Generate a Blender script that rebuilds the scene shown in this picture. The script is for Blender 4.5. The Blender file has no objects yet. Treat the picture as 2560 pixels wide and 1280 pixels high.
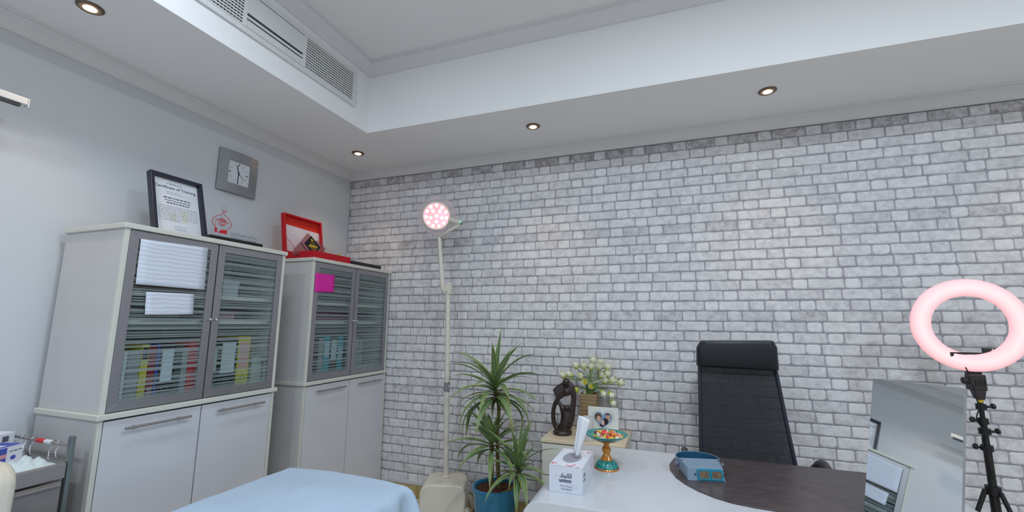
import bpy, bmesh, math, random
from mathutils import Vector, Matrix, Quaternion
rnd = random.Random(7)
PI = math.pi
sc = bpy.context.scene
col = sc.collection

# ------------------------------------------------------------------ camera
F_PX, YAW, PITCH, ROLL, CAM_H = 1093.155, -0.349625, 0.150787, 0.008263, 1.45
cy, sy, cp, sp = math.cos(YAW), math.sin(YAW), math.cos(PITCH), math.sin(PITCH)
fwd = Vector((sy*cp, cy*cp, sp)); r0 = Vector((cy, -sy, 0)); u0 = r0.cross(fwd)
cr, sr = math.cos(ROLL), math.sin(ROLL)
right = r0*cr + u0*sr; up = u0*cr - r0*sr
cam_d = bpy.data.cameras.new('camera'); cam = bpy.data.objects.new('camera', cam_d); col.objects.link(cam)
M = Matrix.Identity(4)
for i in range(3):
    M[i][0], M[i][1], M[i][2] = right[i], up[i], -fwd[i]
M[2][3] = CAM_H
cam.matrix_world = M
cam_d.sensor_fit = 'HORIZONTAL'; cam_d.sensor_width = 36.0; cam_d.lens = 36.0*F_PX/2560.0
cam_d.clip_start = 0.02; cam_d.clip_end = 60
sc.camera = cam
CAMP = Vector((0, 0, CAM_H))

def pix(px, py, **k):
    """direction of a photo pixel, cut by the plane x=, y= or z= on which the thing is known to lie"""
    d = fwd + right*((px-1280)/F_PX) - up*((py-640)/F_PX)
    (a, v), = k.items(); i = 'xyz'.index(a)
    return CAMP + d*((v-CAMP[i])/d[i])

# ------------------------------------------------------------------ world, exposure, main lamps
w = bpy.data.worlds.new('world'); sc.world = w; w.use_nodes = True
w.node_tree.nodes['Background'].inputs[0].default_value = (0.75, 0.85, 1, 1)
w.node_tree.nodes['Background'].inputs[1].default_value = 0.05
sc.view_settings.view_transform = 'Standard'; sc.view_settings.look = 'None'
sc.view_settings.gamma = 1.0; sc.view_settings.use_curve_mapping = False
sc.view_settings.exposure = 0.13
LAMP_W, LAMP_COL = 25.0, (0.77, 0.89, 1.0)
SPOT_W, SPOT_COL = 10.0, (1.0, 0.70, 0.45)
# room numbers (metres)
XL, XR, YB, YF = -2.955, 3.85, 3.40, -2.55          # walls
ZS, ZC = 2.90, 3.46                                  # soffit underside, upper ceiling
CX0, CX1, CY0, CY1 = -2.178, 3.07, -1.79, 2.643      # coffer
LAMPS = [(-1.5, .9), (.45, .9), (2.4, .9), (-1.5, -.9), (.45, -.9), (2.4, -.9)]
def area_lamp(x, y, z):
    l = bpy.data.lights.new('ceiling_lamp', 'AREA'); l.shape = 'DISK'; l.size = .30
    l.energy = LAMP_W*(.36 if x < -1 and y > 0 else .8 if x < -1 else .78 if x > 2 else 1.05); l.color = LAMP_COL
    o = bpy.data.objects.new('ceiling_lamp', l); col.objects.link(o); o.location = (x, y, z)
for x, y in LAMPS: area_lamp(x, y, ZC-.062)

# ------------------------------------------------------------------ materials
def lin(c):
    return tuple(((v/255)/12.92 if v/255 <= .04045 else ((v/255+.055)/1.055)**2.4) for v in c) + (1,)
MATS = {}
def pm(name, c, rough=.5, metal=0, vary=.05, scale=8, bump=0, bscale=60, coat=0, emit=0, ecol=None, alpha=1, trans=0, ior=1.45, spec=.5, stretch=(1, 1, 1), subs=0):
    if name in MATS: return MATS[name]
    m = bpy.data.materials.new(name); m.use_nodes = True; MATS[name] = m
    nt = m.node_tree; b = nt.nodes['Principled BSDF']
    tc = nt.nodes.new('ShaderNodeTexCoord'); mp = nt.nodes.new('ShaderNodeMapping'); mp.inputs['Scale'].default_value = stretch
    nt.links.new(tc.outputs['Object'], mp.inputs[0])
    n = nt.nodes.new('ShaderNodeTexNoise'); n.inputs['Scale'].default_value = scale; n.inputs['Detail'].default_value = 4
    nt.links.new(mp.outputs[0], n.inputs['Vector'])
    r = nt.nodes.new('ShaderNodeValToRGB'); L = lin(c)
    r.color_ramp.elements[0].position = .3; r.color_ramp.elements[1].position = .7
    r.color_ramp.elements[0].color = tuple(v*(1-vary) for v in L[:3])+(1,)
    r.color_ramp.elements[1].color = tuple(min(1, v*(1+vary)) for v in L[:3])+(1,)
    nt.links.new(n.outputs['Fac'], r.inputs[0]); nt.links.new(r.outputs[0], b.inputs['Base Color'])
    b.inputs['Roughness'].default_value = rough; b.inputs['Metallic'].default_value = metal
    b.inputs['IOR'].default_value = ior; b.inputs['Specular IOR Level'].default_value = spec
    b.inputs['Coat Weight'].default_value = coat; b.inputs['Transmission Weight'].default_value = trans; b.inputs['Alpha'].default_value = alpha
    if emit:
        b.inputs['Emission Color'].default_value = lin(ecol or c); b.inputs['Emission Strength'].default_value = emit
    if bump:
        n2 = nt.nodes.new('ShaderNodeTexNoise'); n2.inputs['Scale'].default_value = bscale; n2.inputs['Detail'].default_value = 5
        nt.links.new(mp.outputs[0], n2.inputs['Vector'])
        bp = nt.nodes.new('ShaderNodeBump'); bp.inputs['Strength'].default_value = bump; bp.inputs['Distance'].default_value = .01
        nt.links.new(n2.outputs['Fac'], bp.inputs['Height']); nt.links.new(bp.outputs[0], b.inputs['Normal'])
    return m

def node_mat(name):
    m = bpy.data.materials.new(name); m.use_nodes = True; MATS[name] = m
    return m, m.node_tree, m.node_tree.nodes['Principled BSDF']
def N(nt, t, **k):
    n = nt.nodes.new(t)
    for a, v in k.items(): setattr(n, a, v)
    return n

def brick_mat():
    m, nt, b = node_mat('printed_brick')
    at = N(nt, 'ShaderNodeAttribute', attribute_name='tone')
    g = N(nt, 'ShaderNodeNewGeometry')
    n1 = N(nt, 'ShaderNodeTexNoise'); n1.inputs['Scale'].default_value = 22; n1.inputs['Detail'].default_value = 6; n1.inputs['Roughness'].default_value = .7
    n2 = N(nt, 'ShaderNodeTexNoise'); n2.inputs['Scale'].default_value = 95; n2.inputs['Detail'].default_value = 4
    nt.links.new(g.outputs['Position'], n1.inputs['Vector']); nt.links.new(g.outputs['Position'], n2.inputs['Vector'])
    a1 = N(nt, 'ShaderNodeMath', operation='MULTIPLY_ADD'); nt.links.new(n1.outputs['Fac'], a1.inputs[0]); a1.inputs[1].default_value = .95; nt.links.new(at.outputs['Fac'], a1.inputs[2])
    a2 = N(nt, 'ShaderNodeMath', operation='MULTIPLY_ADD'); nt.links.new(n2.outputs['Fac'], a2.inputs[0]); a2.inputs[1].default_value = .35; nt.links.new(a1.outputs[0], a2.inputs[2])
    r = N(nt, 'ShaderNodeValToRGB'); cr_ = r.color_ramp
    cr_.elements[0].position = .42; cr_.elements[0].color = lin((132, 128, 131))
    cr_.elements[1].position = 1.05; cr_.elements[1].color = lin((232, 231, 233))
    e = cr_.elements.new(.72); e.color = lin((202, 200, 204))
    nt.links.new(a2.outputs[0], r.inputs[0]); nt.links.new(r.outputs[0], b.inputs['Base Color'])
    b.inputs['Roughness'].default_value = .75; b.inputs['Specular IOR Level'].default_value = .25
    bp = N(nt, 'ShaderNodeBump'); bp.inputs['Strength'].default_value = .35; bp.inputs['Distance'].default_value = .004
    nt.links.new(n1.outputs['Fac'], bp.inputs['Height']); nt.links.new(bp.outputs[0], b.inputs['Normal'])
    return m

def stripe_glass():
    """clear pane with frosted horizontal stripes of uneven width"""
    m, nt, b = node_mat('striped_frosted_glass')
    out = nt.nodes['Material Output']
    tc = N(nt, 'ShaderNodeTexCoord'); sx = N(nt, 'ShaderNodeSeparateXYZ'); nt.links.new(tc.outputs['Object'], sx.inputs[0])
    n = N(nt, 'ShaderNodeTexNoise', noise_dimensions='1D'); n.inputs['Scale'].default_value = 60; n.inputs['Detail'].default_value = 2.5; n.inputs['Roughness'].default_value = .75
    nt.links.new(sx.outputs['Z'], n.inputs['W'])
    r = N(nt, 'ShaderNodeValToRGB'); r.color_ramp.interpolation = 'CONSTANT'
    r.color_ramp.elements[0].position = 0; r.color_ramp.elements[0].color = (0, 0, 0, 1)
    r.color_ramp.elements[1].position = .485; r.color_ramp.elements[1].color = (1, 1, 1, 1)
    nt.links.new(n.outputs['Fac'], r.inputs[0])
    tr = N(nt, 'ShaderNodeBsdfTransparent'); tr.inputs[0].default_value = (.93, .97, .97, 1)
    df = N(nt, 'ShaderNodeBsdfDiffuse'); df.inputs[0].default_value = lin((196, 208, 210))
    tl = N(nt, 'ShaderNodeBsdfTranslucent'); tl.inputs[0].default_value = lin((190, 202, 204))
    fr1 = N(nt, 'ShaderNodeMixShader'); fr1.inputs[0].default_value = .45; nt.links.new(df.outputs[0], fr1.inputs[1]); nt.links.new(tl.outputs[0], fr1.inputs[2])
    fr = N(nt, 'ShaderNodeMixShader'); fr.inputs[0].default_value = .42; nt.links.new(tr.outputs[0], fr.inputs[1]); nt.links.new(fr1.outputs[0], fr.inputs[2])
    mx = N(nt, 'ShaderNodeMixShader'); nt.links.new(r.outputs[0], mx.inputs[0]); nt.links.new(tr.outputs[0], mx.inputs[1]); nt.links.new(fr.outputs[0], mx.inputs[2])
    gl = N(nt, 'ShaderNodeBsdfGlossy'); gl.inputs['Roughness'].default_value = .04
    fr_n = N(nt, 'ShaderNodeFresnel'); fr_n.inputs[0].default_value = 1.45
    ge = N(nt, 'ShaderNodeNewGeometry'); fs = N(nt, 'ShaderNodeMath', operation='MULTIPLY_ADD'); fs.inputs[2].default_value = 0   # reflect at the outer face only
    iv = N(nt, 'ShaderNodeMath', operation='SUBTRACT'); iv.inputs[0].default_value = 1; nt.links.new(ge.outputs['Backfacing'], iv.inputs[1])
    nt.links.new(fr_n.outputs[0], fs.inputs[0]); nt.links.new(iv.outputs[0], fs.inputs[1])
    mg = N(nt, 'ShaderNodeMixShader'); nt.links.new(fs.outputs[0], mg.inputs[0]); nt.links.new(mx.outputs[0], mg.inputs[1]); nt.links.new(gl.outputs[0], mg.inputs[2])
    nt.links.new(mg.outputs[0], out.inputs[0])
    return m

def clear_mat(name, tint=(.93, .96, .97, 1), rough=.02, body=.0, bodycol=(200, 200, 200)):
    m, nt, b = node_mat(name); out = nt.nodes['Material Output']
    tr = N(nt, 'ShaderNodeBsdfTransparent'); tr.inputs[0].default_value = tint
    df = N(nt, 'ShaderNodeBsdfDiffuse'); df.inputs[0].default_value = lin(bodycol)
    m0 = N(nt, 'ShaderNodeMixShader'); m0.inputs[0].default_value = body; nt.links.new(tr.outputs[0], m0.inputs[1]); nt.links.new(df.outputs[0], m0.inputs[2])
    gl = N(nt, 'ShaderNodeBsdfGlossy'); gl.inputs['Roughness'].default_value = rough
    fr_n = N(nt, 'ShaderNodeFresnel'); fr_n.inputs[0].default_value = 1.45
    ge = N(nt, 'ShaderNodeNewGeometry'); fs = N(nt, 'ShaderNodeMath', operation='MULTIPLY_ADD'); fs.inputs[2].default_value = 0   # reflect at the outer face only
    iv = N(nt, 'ShaderNodeMath', operation='SUBTRACT'); iv.inputs[0].default_value = 1; nt.links.new(ge.outputs['Backfacing'], iv.inputs[1])
    nt.links.new(fr_n.outputs[0], fs.inputs[0]); nt.links.new(iv.outputs[0], fs.inputs[1])
    mg = N(nt, 'ShaderNodeMixShader'); nt.links.new(fs.outputs[0], mg.inputs[0]); nt.links.new(m0.outputs[0], mg.inputs[1]); nt.links.new(gl.outputs[0], mg.inputs[2])
    nt.links.new(mg.outputs[0], out.inputs[0])
    return m

def leaf_mat():
    m, nt, b = node_mat('striped_leaf')
    uv = N(nt, 'ShaderNodeUVMap', uv_map='UVMap'); sx = N(nt, 'ShaderNodeSeparateXYZ'); nt.links.new(uv.outputs[0], sx.inputs[0])
    r = N(nt, 'ShaderNodeValToRGB'); cr_ = r.color_ramp
    cr_.elements[0].position = 0; cr_.elements[0].color = lin((178, 184, 116))
    cr_.elements[1].position = 1; cr_.elements[1].color = lin((82, 116, 66))
    for p, c in ((.18, (168, 176, 104)), (.26, (88, 118, 62)), (.62, (96, 128, 76)), (.72, (160, 180, 142)), (.84, (150, 174, 134)), (.9, (78, 112, 70))):
        e = cr_.elements.new(p); e.color = lin(c)
    mr = N(nt, 'ShaderNodeMath', operation='ABSOLUTE'); s1 = N(nt, 'ShaderNodeMath', operation='MULTIPLY_ADD'); s1.inputs[1].default_value = 2; s1.inputs[2].default_value = -1
    nt.links.new(sx.outputs['X'], s1.inputs[0]); nt.links.new(s1.outputs[0], mr.inputs[0])
    iv = N(nt, 'ShaderNodeMath', operation='SUBTRACT'); iv.inputs[0].default_value = 1; nt.links.new(mr.outputs[0], iv.inputs[1])
    nt.links.new(iv.outputs[0], r.inputs[0])
    ramp2 = N(nt, 'ShaderNodeValToRGB'); ramp2.color_ramp.elements[0].position = .82; ramp2.color_ramp.elements[1].position = 1.0
    ramp2.color_ramp.elements[0].color = (0, 0, 0, 1); ramp2.color_ramp.elements[1].color = (.8, .8, .8, 1)
    nt.links.new(sx.outputs['Y'], ramp2.inputs[0])
    mx = N(nt, 'ShaderNodeMix', data_type='RGBA'); nt.links.new(ramp2.outputs[0], mx.inputs['Factor']); nt.links.new(r.outputs[0], mx.inputs['A']); mx.inputs['B'].default_value = lin((150, 112, 54))
    nt.links.new(mx.outputs['Result'], b.inputs['Base Color']); b.inputs['Roughness'].default_value = .45
    return m

def rings_mat(name, c1, c2, scale, axis='Z', rough=.7, dist=1.5):
    m, nt, b = node_mat(name)
    tc = N(nt, 'ShaderNodeTexCoord'); wv = N(nt, 'ShaderNodeTexWave', bands_direction=axis); wv.inputs['Scale'].default_value = scale; wv.inputs['Distortion'].default_value = dist
    nt.links.new(tc.outputs['Object'], wv.inputs['Vector'])
    r = N(nt, 'ShaderNodeValToRGB'); r.color_ramp.elements[0].color = lin(c1); r.color_ramp.elements[1].color = lin(c2)
    nt.links.new(wv.outputs['Fac'], r.inputs[0]); nt.links.new(r.outputs[0], b.inputs['Base Color']); b.inputs['Roughness'].default_value = rough
    return m

def woodgrain(name, c1, c2, rough=.35, axis=(1, 12, 1)):
    m, nt, b = node_mat(name)
    tc = N(nt, 'ShaderNodeTexCoord'); mp = N(nt, 'ShaderNodeMapping'); mp.inputs['Scale'].default_value = axis
    nt.links.new(tc.outputs['Object'], mp.inputs[0])
    n = N(nt, 'ShaderNodeTexNoise'); n.inputs['Scale'].default_value = 9; n.inputs['Detail'].default_value = 6; nt.links.new(mp.outputs[0], n.inputs['Vector'])
    r = N(nt, 'ShaderNodeValToRGB'); r.color_ramp.elements[0].position = .35; r.color_ramp.elements[1].position = .68
    r.color_ramp.elements[0].color = lin(c1); r.color_ramp.elements[1].color = lin(c2)
    nt.links.new(n.outputs['Fac'], r.inputs[0]); nt.links.new(r.outputs[0], b.inputs['Base Color']); b.inputs['Roughness'].default_value = rough
    return m

def mesh_fabric():
    m, nt, b = node_mat('black_net'); out = nt.nodes['Material Output']
    tr = N(nt, 'ShaderNodeBsdfTransparent'); mx = N(nt, 'ShaderNodeMixShader')
    b.inputs['Base Color'].default_value = lin((14, 16, 26)); b.inputs['Roughness'].default_value = .6
    tc = N(nt, 'ShaderNodeTexCoord'); vo = N(nt, 'ShaderNodeTexVoronoi'); vo.inputs['Scale'].default_value = 420
    nt.links.new(tc.outputs['Object'], vo.inputs['Vector'])
    r = N(nt, 'ShaderNodeValToRGB'); r.color_ramp.elements[0].color = (.84, .84, .84, 1); r.color_ramp.elements[1].color = (.98, .98, .98, 1)
    r.color_ramp.elements[0].position = .25; r.color_ramp.elements[1].position = .5
    nt.links.new(vo.outputs['Distance'], r.inputs[0]); nt.links.new(r.outputs[0], mx.inputs[0])
    nt.links.new(tr.outputs[0], mx.inputs[1]); nt.links.new(b.outputs[0], mx.inputs[2]); nt.links.new(mx.outputs[0], out.inputs[0])
    return m

def spots_mat(name, base, spots, scale, thr, rough=.5):
    m, nt, b = node_mat(name)
    tc = N(nt, 'ShaderNodeTexCoord'); n = N(nt, 'ShaderNodeTexNoise'); n.inputs['Scale'].default_value = scale; n.inputs['Detail'].default_value = 3
    nt.links.new(tc.outputs['Object'], n.inputs['Vector'])
    r = N(nt, 'ShaderNodeValToRGB'); r.color_ramp.elements[0].position = thr; r.color_ramp.elements[1].position = thr+.06
    r.color_ramp.elements[0].color = lin(base); r.color_ramp.elements[1].color = lin(spots)
    nt.links.new(n.outputs['Fac'], r.inputs[0]); nt.links.new(r.outputs[0], b.inputs['Base Color']); b.inputs['Roughness'].default_value = rough
    return m

WALL = pm('painted_wall', (209, 212, 216), .9, vary=.012, scale=2.5, bump=.05, bscale=180, spec=.2)
CEIL = pm('ceiling_paint', (243, 242, 243), .92, vary=.01, scale=2, spec=.2)
CROWN = pm('crown_plaster', (226, 225, 227), .85, vary=.015, spec=.25)
MORTAR = pm('grey_mortar_print', (160, 158, 166), .85, vary=.10, scale=30, spec=.2)
BRICK = brick_mat()
TILE = pm('beige_floor_tile', (216, 204, 184), .3, vary=.07, scale=5)
GROUT = pm('tile_grout', (170, 152, 122), .9)
SKIRT = pm('tan_skirting_tile', (182, 162, 112), .4, vary=.08, scale=9)
WHITE_PL = pm('white_plastic', (222, 222, 222), .4, vary=.02)
OFFW = pm('off_white_board', (206, 203, 202), .5, vary=.03, scale=5)
GLOSSW = pm('gloss_white_front', (214, 213, 217), .22, vary=.02, scale=4, coat=.3)
EDGE = pm('cream_edge_band', (216, 214, 204), .45, vary=.02)
ALU = pm('brushed_aluminium', (164, 162, 166), .38, metal=.75, vary=.06, scale=30, stretch=(1, 1, 12))
STEEL = pm('satin_steel', (160, 153, 150), .38, metal=.5, vary=.05, scale=20)
CHROME = pm('chrome', (205, 205, 208), .12, metal=1, vary=.02)
GLASS = stripe_glass()
BLACK_PL = pm('black_plastic', (26, 25, 28), .42, vary=.1)
PAPER = pm('white_paper', (226, 228, 234), .8, vary=.02)
INK = pm('dark_ink', (46, 50, 72), .7)
REDM = pm('red_velvet', (196, 16, 34), .65, vary=.06, scale=20)
GOLD = pm('gold_print', (196, 160, 48), .4, metal=.3)
LAMPW = pm('lamp_cream_enamel', (222, 216, 202), .4, vary=.02)

# ------------------------------------------------------------------ geometry helpers
class MB:
    def __init__(s): s.v, s.f, s.uv = [], [], None
    def add(s, vs, fs):
        o = len(s.v); s.v += [tuple(v) for v in vs]; s.f += [tuple(i+o for i in f) for f in fs]; return s
    def box(s, x0, x1, y0, y1, z0, z1):
        v = [(x, y, z) for z in (z0, z1) for y in (y0, y1) for x in (x0, x1)]
        return s.add(v, [(0, 2, 3, 1), (4, 5, 7, 6), (0, 1, 5, 4), (2, 6, 7, 3), (0, 4, 6, 2), (1, 3, 7, 5)])
    def obox(s, c, ax, ay, az):
        """oriented box from centre and three half-axis vectors"""
        c, ax, ay, az = map(Vector, (c, ax, ay, az))
        v = [c+ax*i+ay*j+az*k for k in (-1, 1) for j in (-1, 1) for i in (-1, 1)]
        fs = [(0, 2, 3, 1), (4, 5, 7, 6), (0, 1, 5, 4), (2, 6, 7, 3), (0, 4, 6, 2), (1, 3, 7, 5)]
        if ax.cross(ay).dot(az) < 0: fs = [f[::-1] for f in fs]
        return s.add(v, fs)
    def tube(s, pts, rad, n=10, cap=True, flat=None):
        pts = [Vector(p) for p in pts]; m = len(pts)
        if not isinstance(rad, (list, tuple)): rad = [rad]*m
        t0 = (pts[1]-pts[0]).normalized(); ref = Vector((0, 0, 1)) if abs(t0.z) < .9 else Vector((1, 0, 0))
        a = t0.cross(ref).normalized(); vs = []
        for i, p in enumerate(pts):
            t = (pts[min(i+1, m-1)]-pts[max(i-1, 0)]).normalized()
            a = (a-t*a.dot(t)).normalized(); b = t.cross(a)
            fl = flat or 1
            for k in range(n):
                q = 2*PI*k/n; vs.append(p+(a*math.cos(q)+b*math.sin(q)*fl)*rad[i])
        fs = [(i*n+k, i*n+(k+1) % n, (i+1)*n+(k+1) % n, (i+1)*n+k) for i in range(m-1) for k in range(n)]
        if cap: fs += [tuple(range(n-1, -1, -1)), tuple(range((m-1)*n, m*n))]
        return s.add(vs, fs)
    def lathe(s, prof, n=32, c=(0, 0, 0), axis=None):
        """profile of (r, z), z along axis"""
        c = Vector(c); az = Vector(axis or (0, 0, 1)).normalized()
        ref = Vector((1, 0, 0)) if abs(az.x) < .9 else Vector((0, 1, 0))
        ax = (ref-az*ref.dot(az)).normalized(); ay = az.cross(ax); vs = []
        for r, z in prof:
            for k in range(n):
                q = 2*PI*k/n; vs.append(c+az*z+(ax*math.cos(q)+ay*math.sin(q))*r)
        m = len(prof)
        fs = [(i*n+k, i*n+(k+1) % n, (i+1)*n+(k+1) % n, (i+1)*n+k) for i in range(m-1) for k in range(n)]
        if prof[0][0] > 1e-6 and prof[0] != prof[-1]: fs.append(tuple(range(n-1, -1, -1)))
        if prof[-1][0] > 1e-6 and prof[0] != prof[-1]: fs.append(tuple(range((m-1)*n, m*n)))
        return s.add(vs, fs)
    def prism(s, poly, o, ax, ay, d):
        """polygon (a, b) in the plane o + a*ax + b*ay, thickness vector d"""
        o, ax, ay, d = map(Vector, (o, ax, ay, d)); n = len(poly)
        A = [o+ax*a+ay*b for a, b in poly]; vs = A+[p+d for p in A]
        fs = [tuple(range(n)), tuple(range(2*n-1, n-1, -1))]+[(i, i+n, (i+1) % n+n, (i+1) % n) for i in range(n)]
        return s.add(vs, fs)
    def build(s, name, mat, parent=None, smooth=None, bevel=0, seg=2, loc=None, sub=0):
        me = bpy.data.meshes.new(name); me.from_pydata(s.v, [], s.f); me.update()
        bm = bmesh.new(); bm.from_mesh(me); bmesh.ops.remove_doubles(bm, verts=bm.verts, dist=1e-6); bmesh.ops.recalc_face_normals(bm, faces=bm.faces); bm.to_mesh(me); bm.free()
        me.materials.append(mat)
        return link(name, me, parent, smooth, bevel, seg, loc, sub)

def link(name, me, parent=None, smooth=None, bevel=0, seg=2, loc=None, sub=0):
    o = bpy.data.objects.new(name, me); col.objects.link(o); o.parent = parent
    if loc: o.location = loc
    if smooth is not None:
        me.shade_smooth(); me.set_sharp_from_angle(angle=math.radians(smooth))
    if bevel:
        b = o.modifiers.new('bevel', 'BEVEL'); b.width = bevel; b.segments = seg; b.limit_method = 'ANGLE'; b.angle_limit = math.radians(40)
    if sub:
        b = o.modifiers.new('sub', 'SUBSURF'); b.levels = sub; b.render_levels = sub
    return o

def tag(o, label, cat, group=None):
    o['label'] = label; o['category'] = cat
    if group: o['group'] = group
    return o
def thing(name, label, cat, loc=(0, 0, 0), rz=0, group=None):
    o = bpy.data.objects.new(name, None); col.objects.link(o); o.location = loc; o.rotation_euler = (0, 0, rz); o.empty_display_size = .05
    return tag(o, label, cat, group)
def struct(o): o['kind'] = 'structure'; return o
def lab(o, label): o['label'] = label; return o
def dup(root, loc=None, rz=None, label=None, group=None):
    r = root.copy(); col.objects.link(r)
    if loc is not None: r.location = loc
    if rz is not None: r.rotation_euler = (0, 0, rz)
    if label: r['label'] = label
    if group: r['group'] = group
    for ch in root.children:
        c = ch.copy(); col.objects.link(c); c.parent = r
        for g in ch.children:
            d = g.copy(); col.objects.link(d); d.parent = c
    return r

def shape_ar(word):
    """join Arabic letters into their presentation forms, in left-to-right drawing order"""
    F = {'ا': (0xFE8D, 0xFE8E), 'آ': (0xFE81, 0xFE82), 'د': (0xFEA9, 0xFEAA), 'ر': (0xFEAD, 0xFEAE), 'و': (0xFEED, 0xFEEE), 'ة': (0xFE93, 0xFE94)}
    D = {'ل': 0xFEDD, 'ت': 0xFE95, 'ح': 0xFEA1, 'ه': 0xFEE9, 'ي': 0xFEF1, 'ئ': 0xFE89, 'م': 0xFEE1, 'ك': 0xFED9, 'خ': 0xFEA5}
    out = []
    for w_ in word.split(' '):
        o = []
        for i, ch in enumerate(w_):
            prev = i > 0 and w_[i-1] in D; nxt = i < len(w_)-1 and ch in D
            if ch in F: o.append(chr(F[ch][1 if prev else 0]))
            else:
                b = D[ch]; o.append(chr(b + (3 if prev and nxt else 2 if nxt else 1 if prev else 0)))
        out.append(''.join(reversed(o)))
    return ' '.join(reversed(out))

def text(name, s, mat, parent, o, ax, ay, width, height=None, depth=.0004, bold=0, shear=0):
    """flat lettering fitted to width, laid at o (bottom left) along ax, up along ay"""
    cu = bpy.data.curves.new('lettering', 'FONT'); cu.body = s; cu.size = 1; cu.extrude = 0; cu.offset = bold; cu.shear = shear; cu.resolution_u = 3
    t = bpy.data.objects.new('lettering', cu); col.objects.link(t)
    dg = bpy.context.evaluated_depsgraph_get(); dg.update()
    me = bpy.data.meshes.new_from_object(t.evaluated_get(dg)); bpy.data.objects.remove(t)
    if not len(me.vertices): return None
    xs = [v.co.x for v in me.vertices]; ys = [v.co.y for v in me.vertices]
    x0, x1, y0, y1 = min(xs), max(xs), min(ys), max(ys)
    kx = width/(x1-x0); ky = (height/(y1-y0)) if height else kx
    o, ax, ay = Vector(o), Vector(ax).normalized(), Vector(ay).normalized(); nn = ax.cross(ay)
    for v in me.vertices: v.co = o+ax*((v.co.x-x0)*kx)+ay*((v.co.y-y0)*ky)+nn*depth
    me.materials.clear(); me.materials.append(mat); me.name = name
    ob = bpy.data.objects.new(name, me); col.objects.link(ob); ob.parent = parent
    return ob

# ================================================================== THE SETTING
fl = struct(MB().box(XL-.1, XR+.1, YF-.1, YB+.1, -.12, -.008).build('floor', GROUT))
tm = None
tw = .6
for i in range(12):
    for j in range(10):
        x0, y0 = XL+.003+i*tw, YB-tw-.012-j*tw
        if x0 > XR-.1: continue
        if tm is None:
            o = MB().box(0, tw-.004, 0, tw-.004, -.0079, 0).build('floor_tile', TILE, fl); tm = o.data; o.location = (x0, y0, 0)
        else:
            o = bpy.data.objects.new('floor_tile', tm); col.objects.link(o); o.parent = fl; o.location = (x0, y0, 0)
struct(MB().box(XL-.12, XL, YF-.12, YB+.12, 0, ZC+.1).build('wall_left', WALL))
struct(MB().box(XR, XR+.12, YF-.12, YB+.12, 0, ZC+.1).build('wall_right', WALL))
struct(MB().box(XL, XR, YF-.12, YF, 0, ZC+.1).build('wall_front', WALL))
wall_back = struct(MB().box(XL, XR, YB+.004, YB+.12, 0, ZC+.1).build('wall_back', MORTAR))
struct(MB().box(XL, XR, YF, YB+.004, ZC, ZC+.1).build('ceiling', CEIL))
m = MB()
m.box(XL, CX0, YF, YB+.004, ZS, ZC); m.box(CX1, XR, YF, YB+.004, ZS, ZC)
m.box(CX0, CX1, CY1, YB+.004, ZS, ZC); m.box(CX0, CX1, YF, CY0, ZS, ZC)
struct(m.build('soffit', CEIL))
def crown(prefix, rect, prof, start):
    x0, x1, y0, y1 = rect
    ring = lambda d: [(x0+d, y0+d), (x1-d, y0+d), (x1-d, y1-d), (x0+d, y1-d)]
    for k in range(4):
        vs = []
        for d, z in prof:
            R_ = ring(d); vs += [(*R_[k], z), (*R_[(k+1) % 4], z)]
        n = len(prof); fs = [(2*i, 2*i+1, 2*i+3, 2*i+2) for i in range(n-1)]
        o = MB().add(vs, fs).build('trim_%d' % (start+k), CROWN); struct(o)
Z0 = 2.823
prof = [(0, Z0), (.009, Z0), (.009, Z0+.010), (.014, Z0+.013), (.022, Z0+.024), (.036, Z0+.038), (.054, Z0+.050), (.070, Z0+.056), (.076, Z0+.060), (.076, Z0+.065), (.090, Z0+.065), (.094, Z0+.070), (.094, ZS)]
crown('trim', (XL, XR, YF, YB), prof, 1)
Z1 = 3.365
prof2 = [(0, Z1), (.008, Z1), (.008, Z1+.010), (.018, Z1+.018), (.040, Z1+.034), (.062, Z1+.060), (.068, Z1+.068), (.068, Z1+.076), (.082, Z1+.078), (.082, ZC)]
crown('trim', (CX0, CX1, CY0, CY1), prof2, 5)

# skirting of the brick wall: tan tiles under a white strip
bb = struct(MB().box(XL, XR, YB-.006, YB+.004, 0, .100).build('baseboard_back', GROUT))
sm = None; x = XL+.6
while x < XR-.3:
    if sm is None: o = MB().box(0, .297, -.006, 0, 0, .099).build('skirting_tile', SKIRT, bb); sm = o.data
    else: o = bpy.data.objects.new('skirting_tile', sm); col.objects.link(o); o.parent = bb
    o.location = (x, YB-.006, 0); x += .30
struct(MB().box(XL+.0, XR, YB-.010, YB+.004, .100, .128).build('trim_9', pm('white_strip', (206, 208, 214), .5), bevel=.003))

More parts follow.
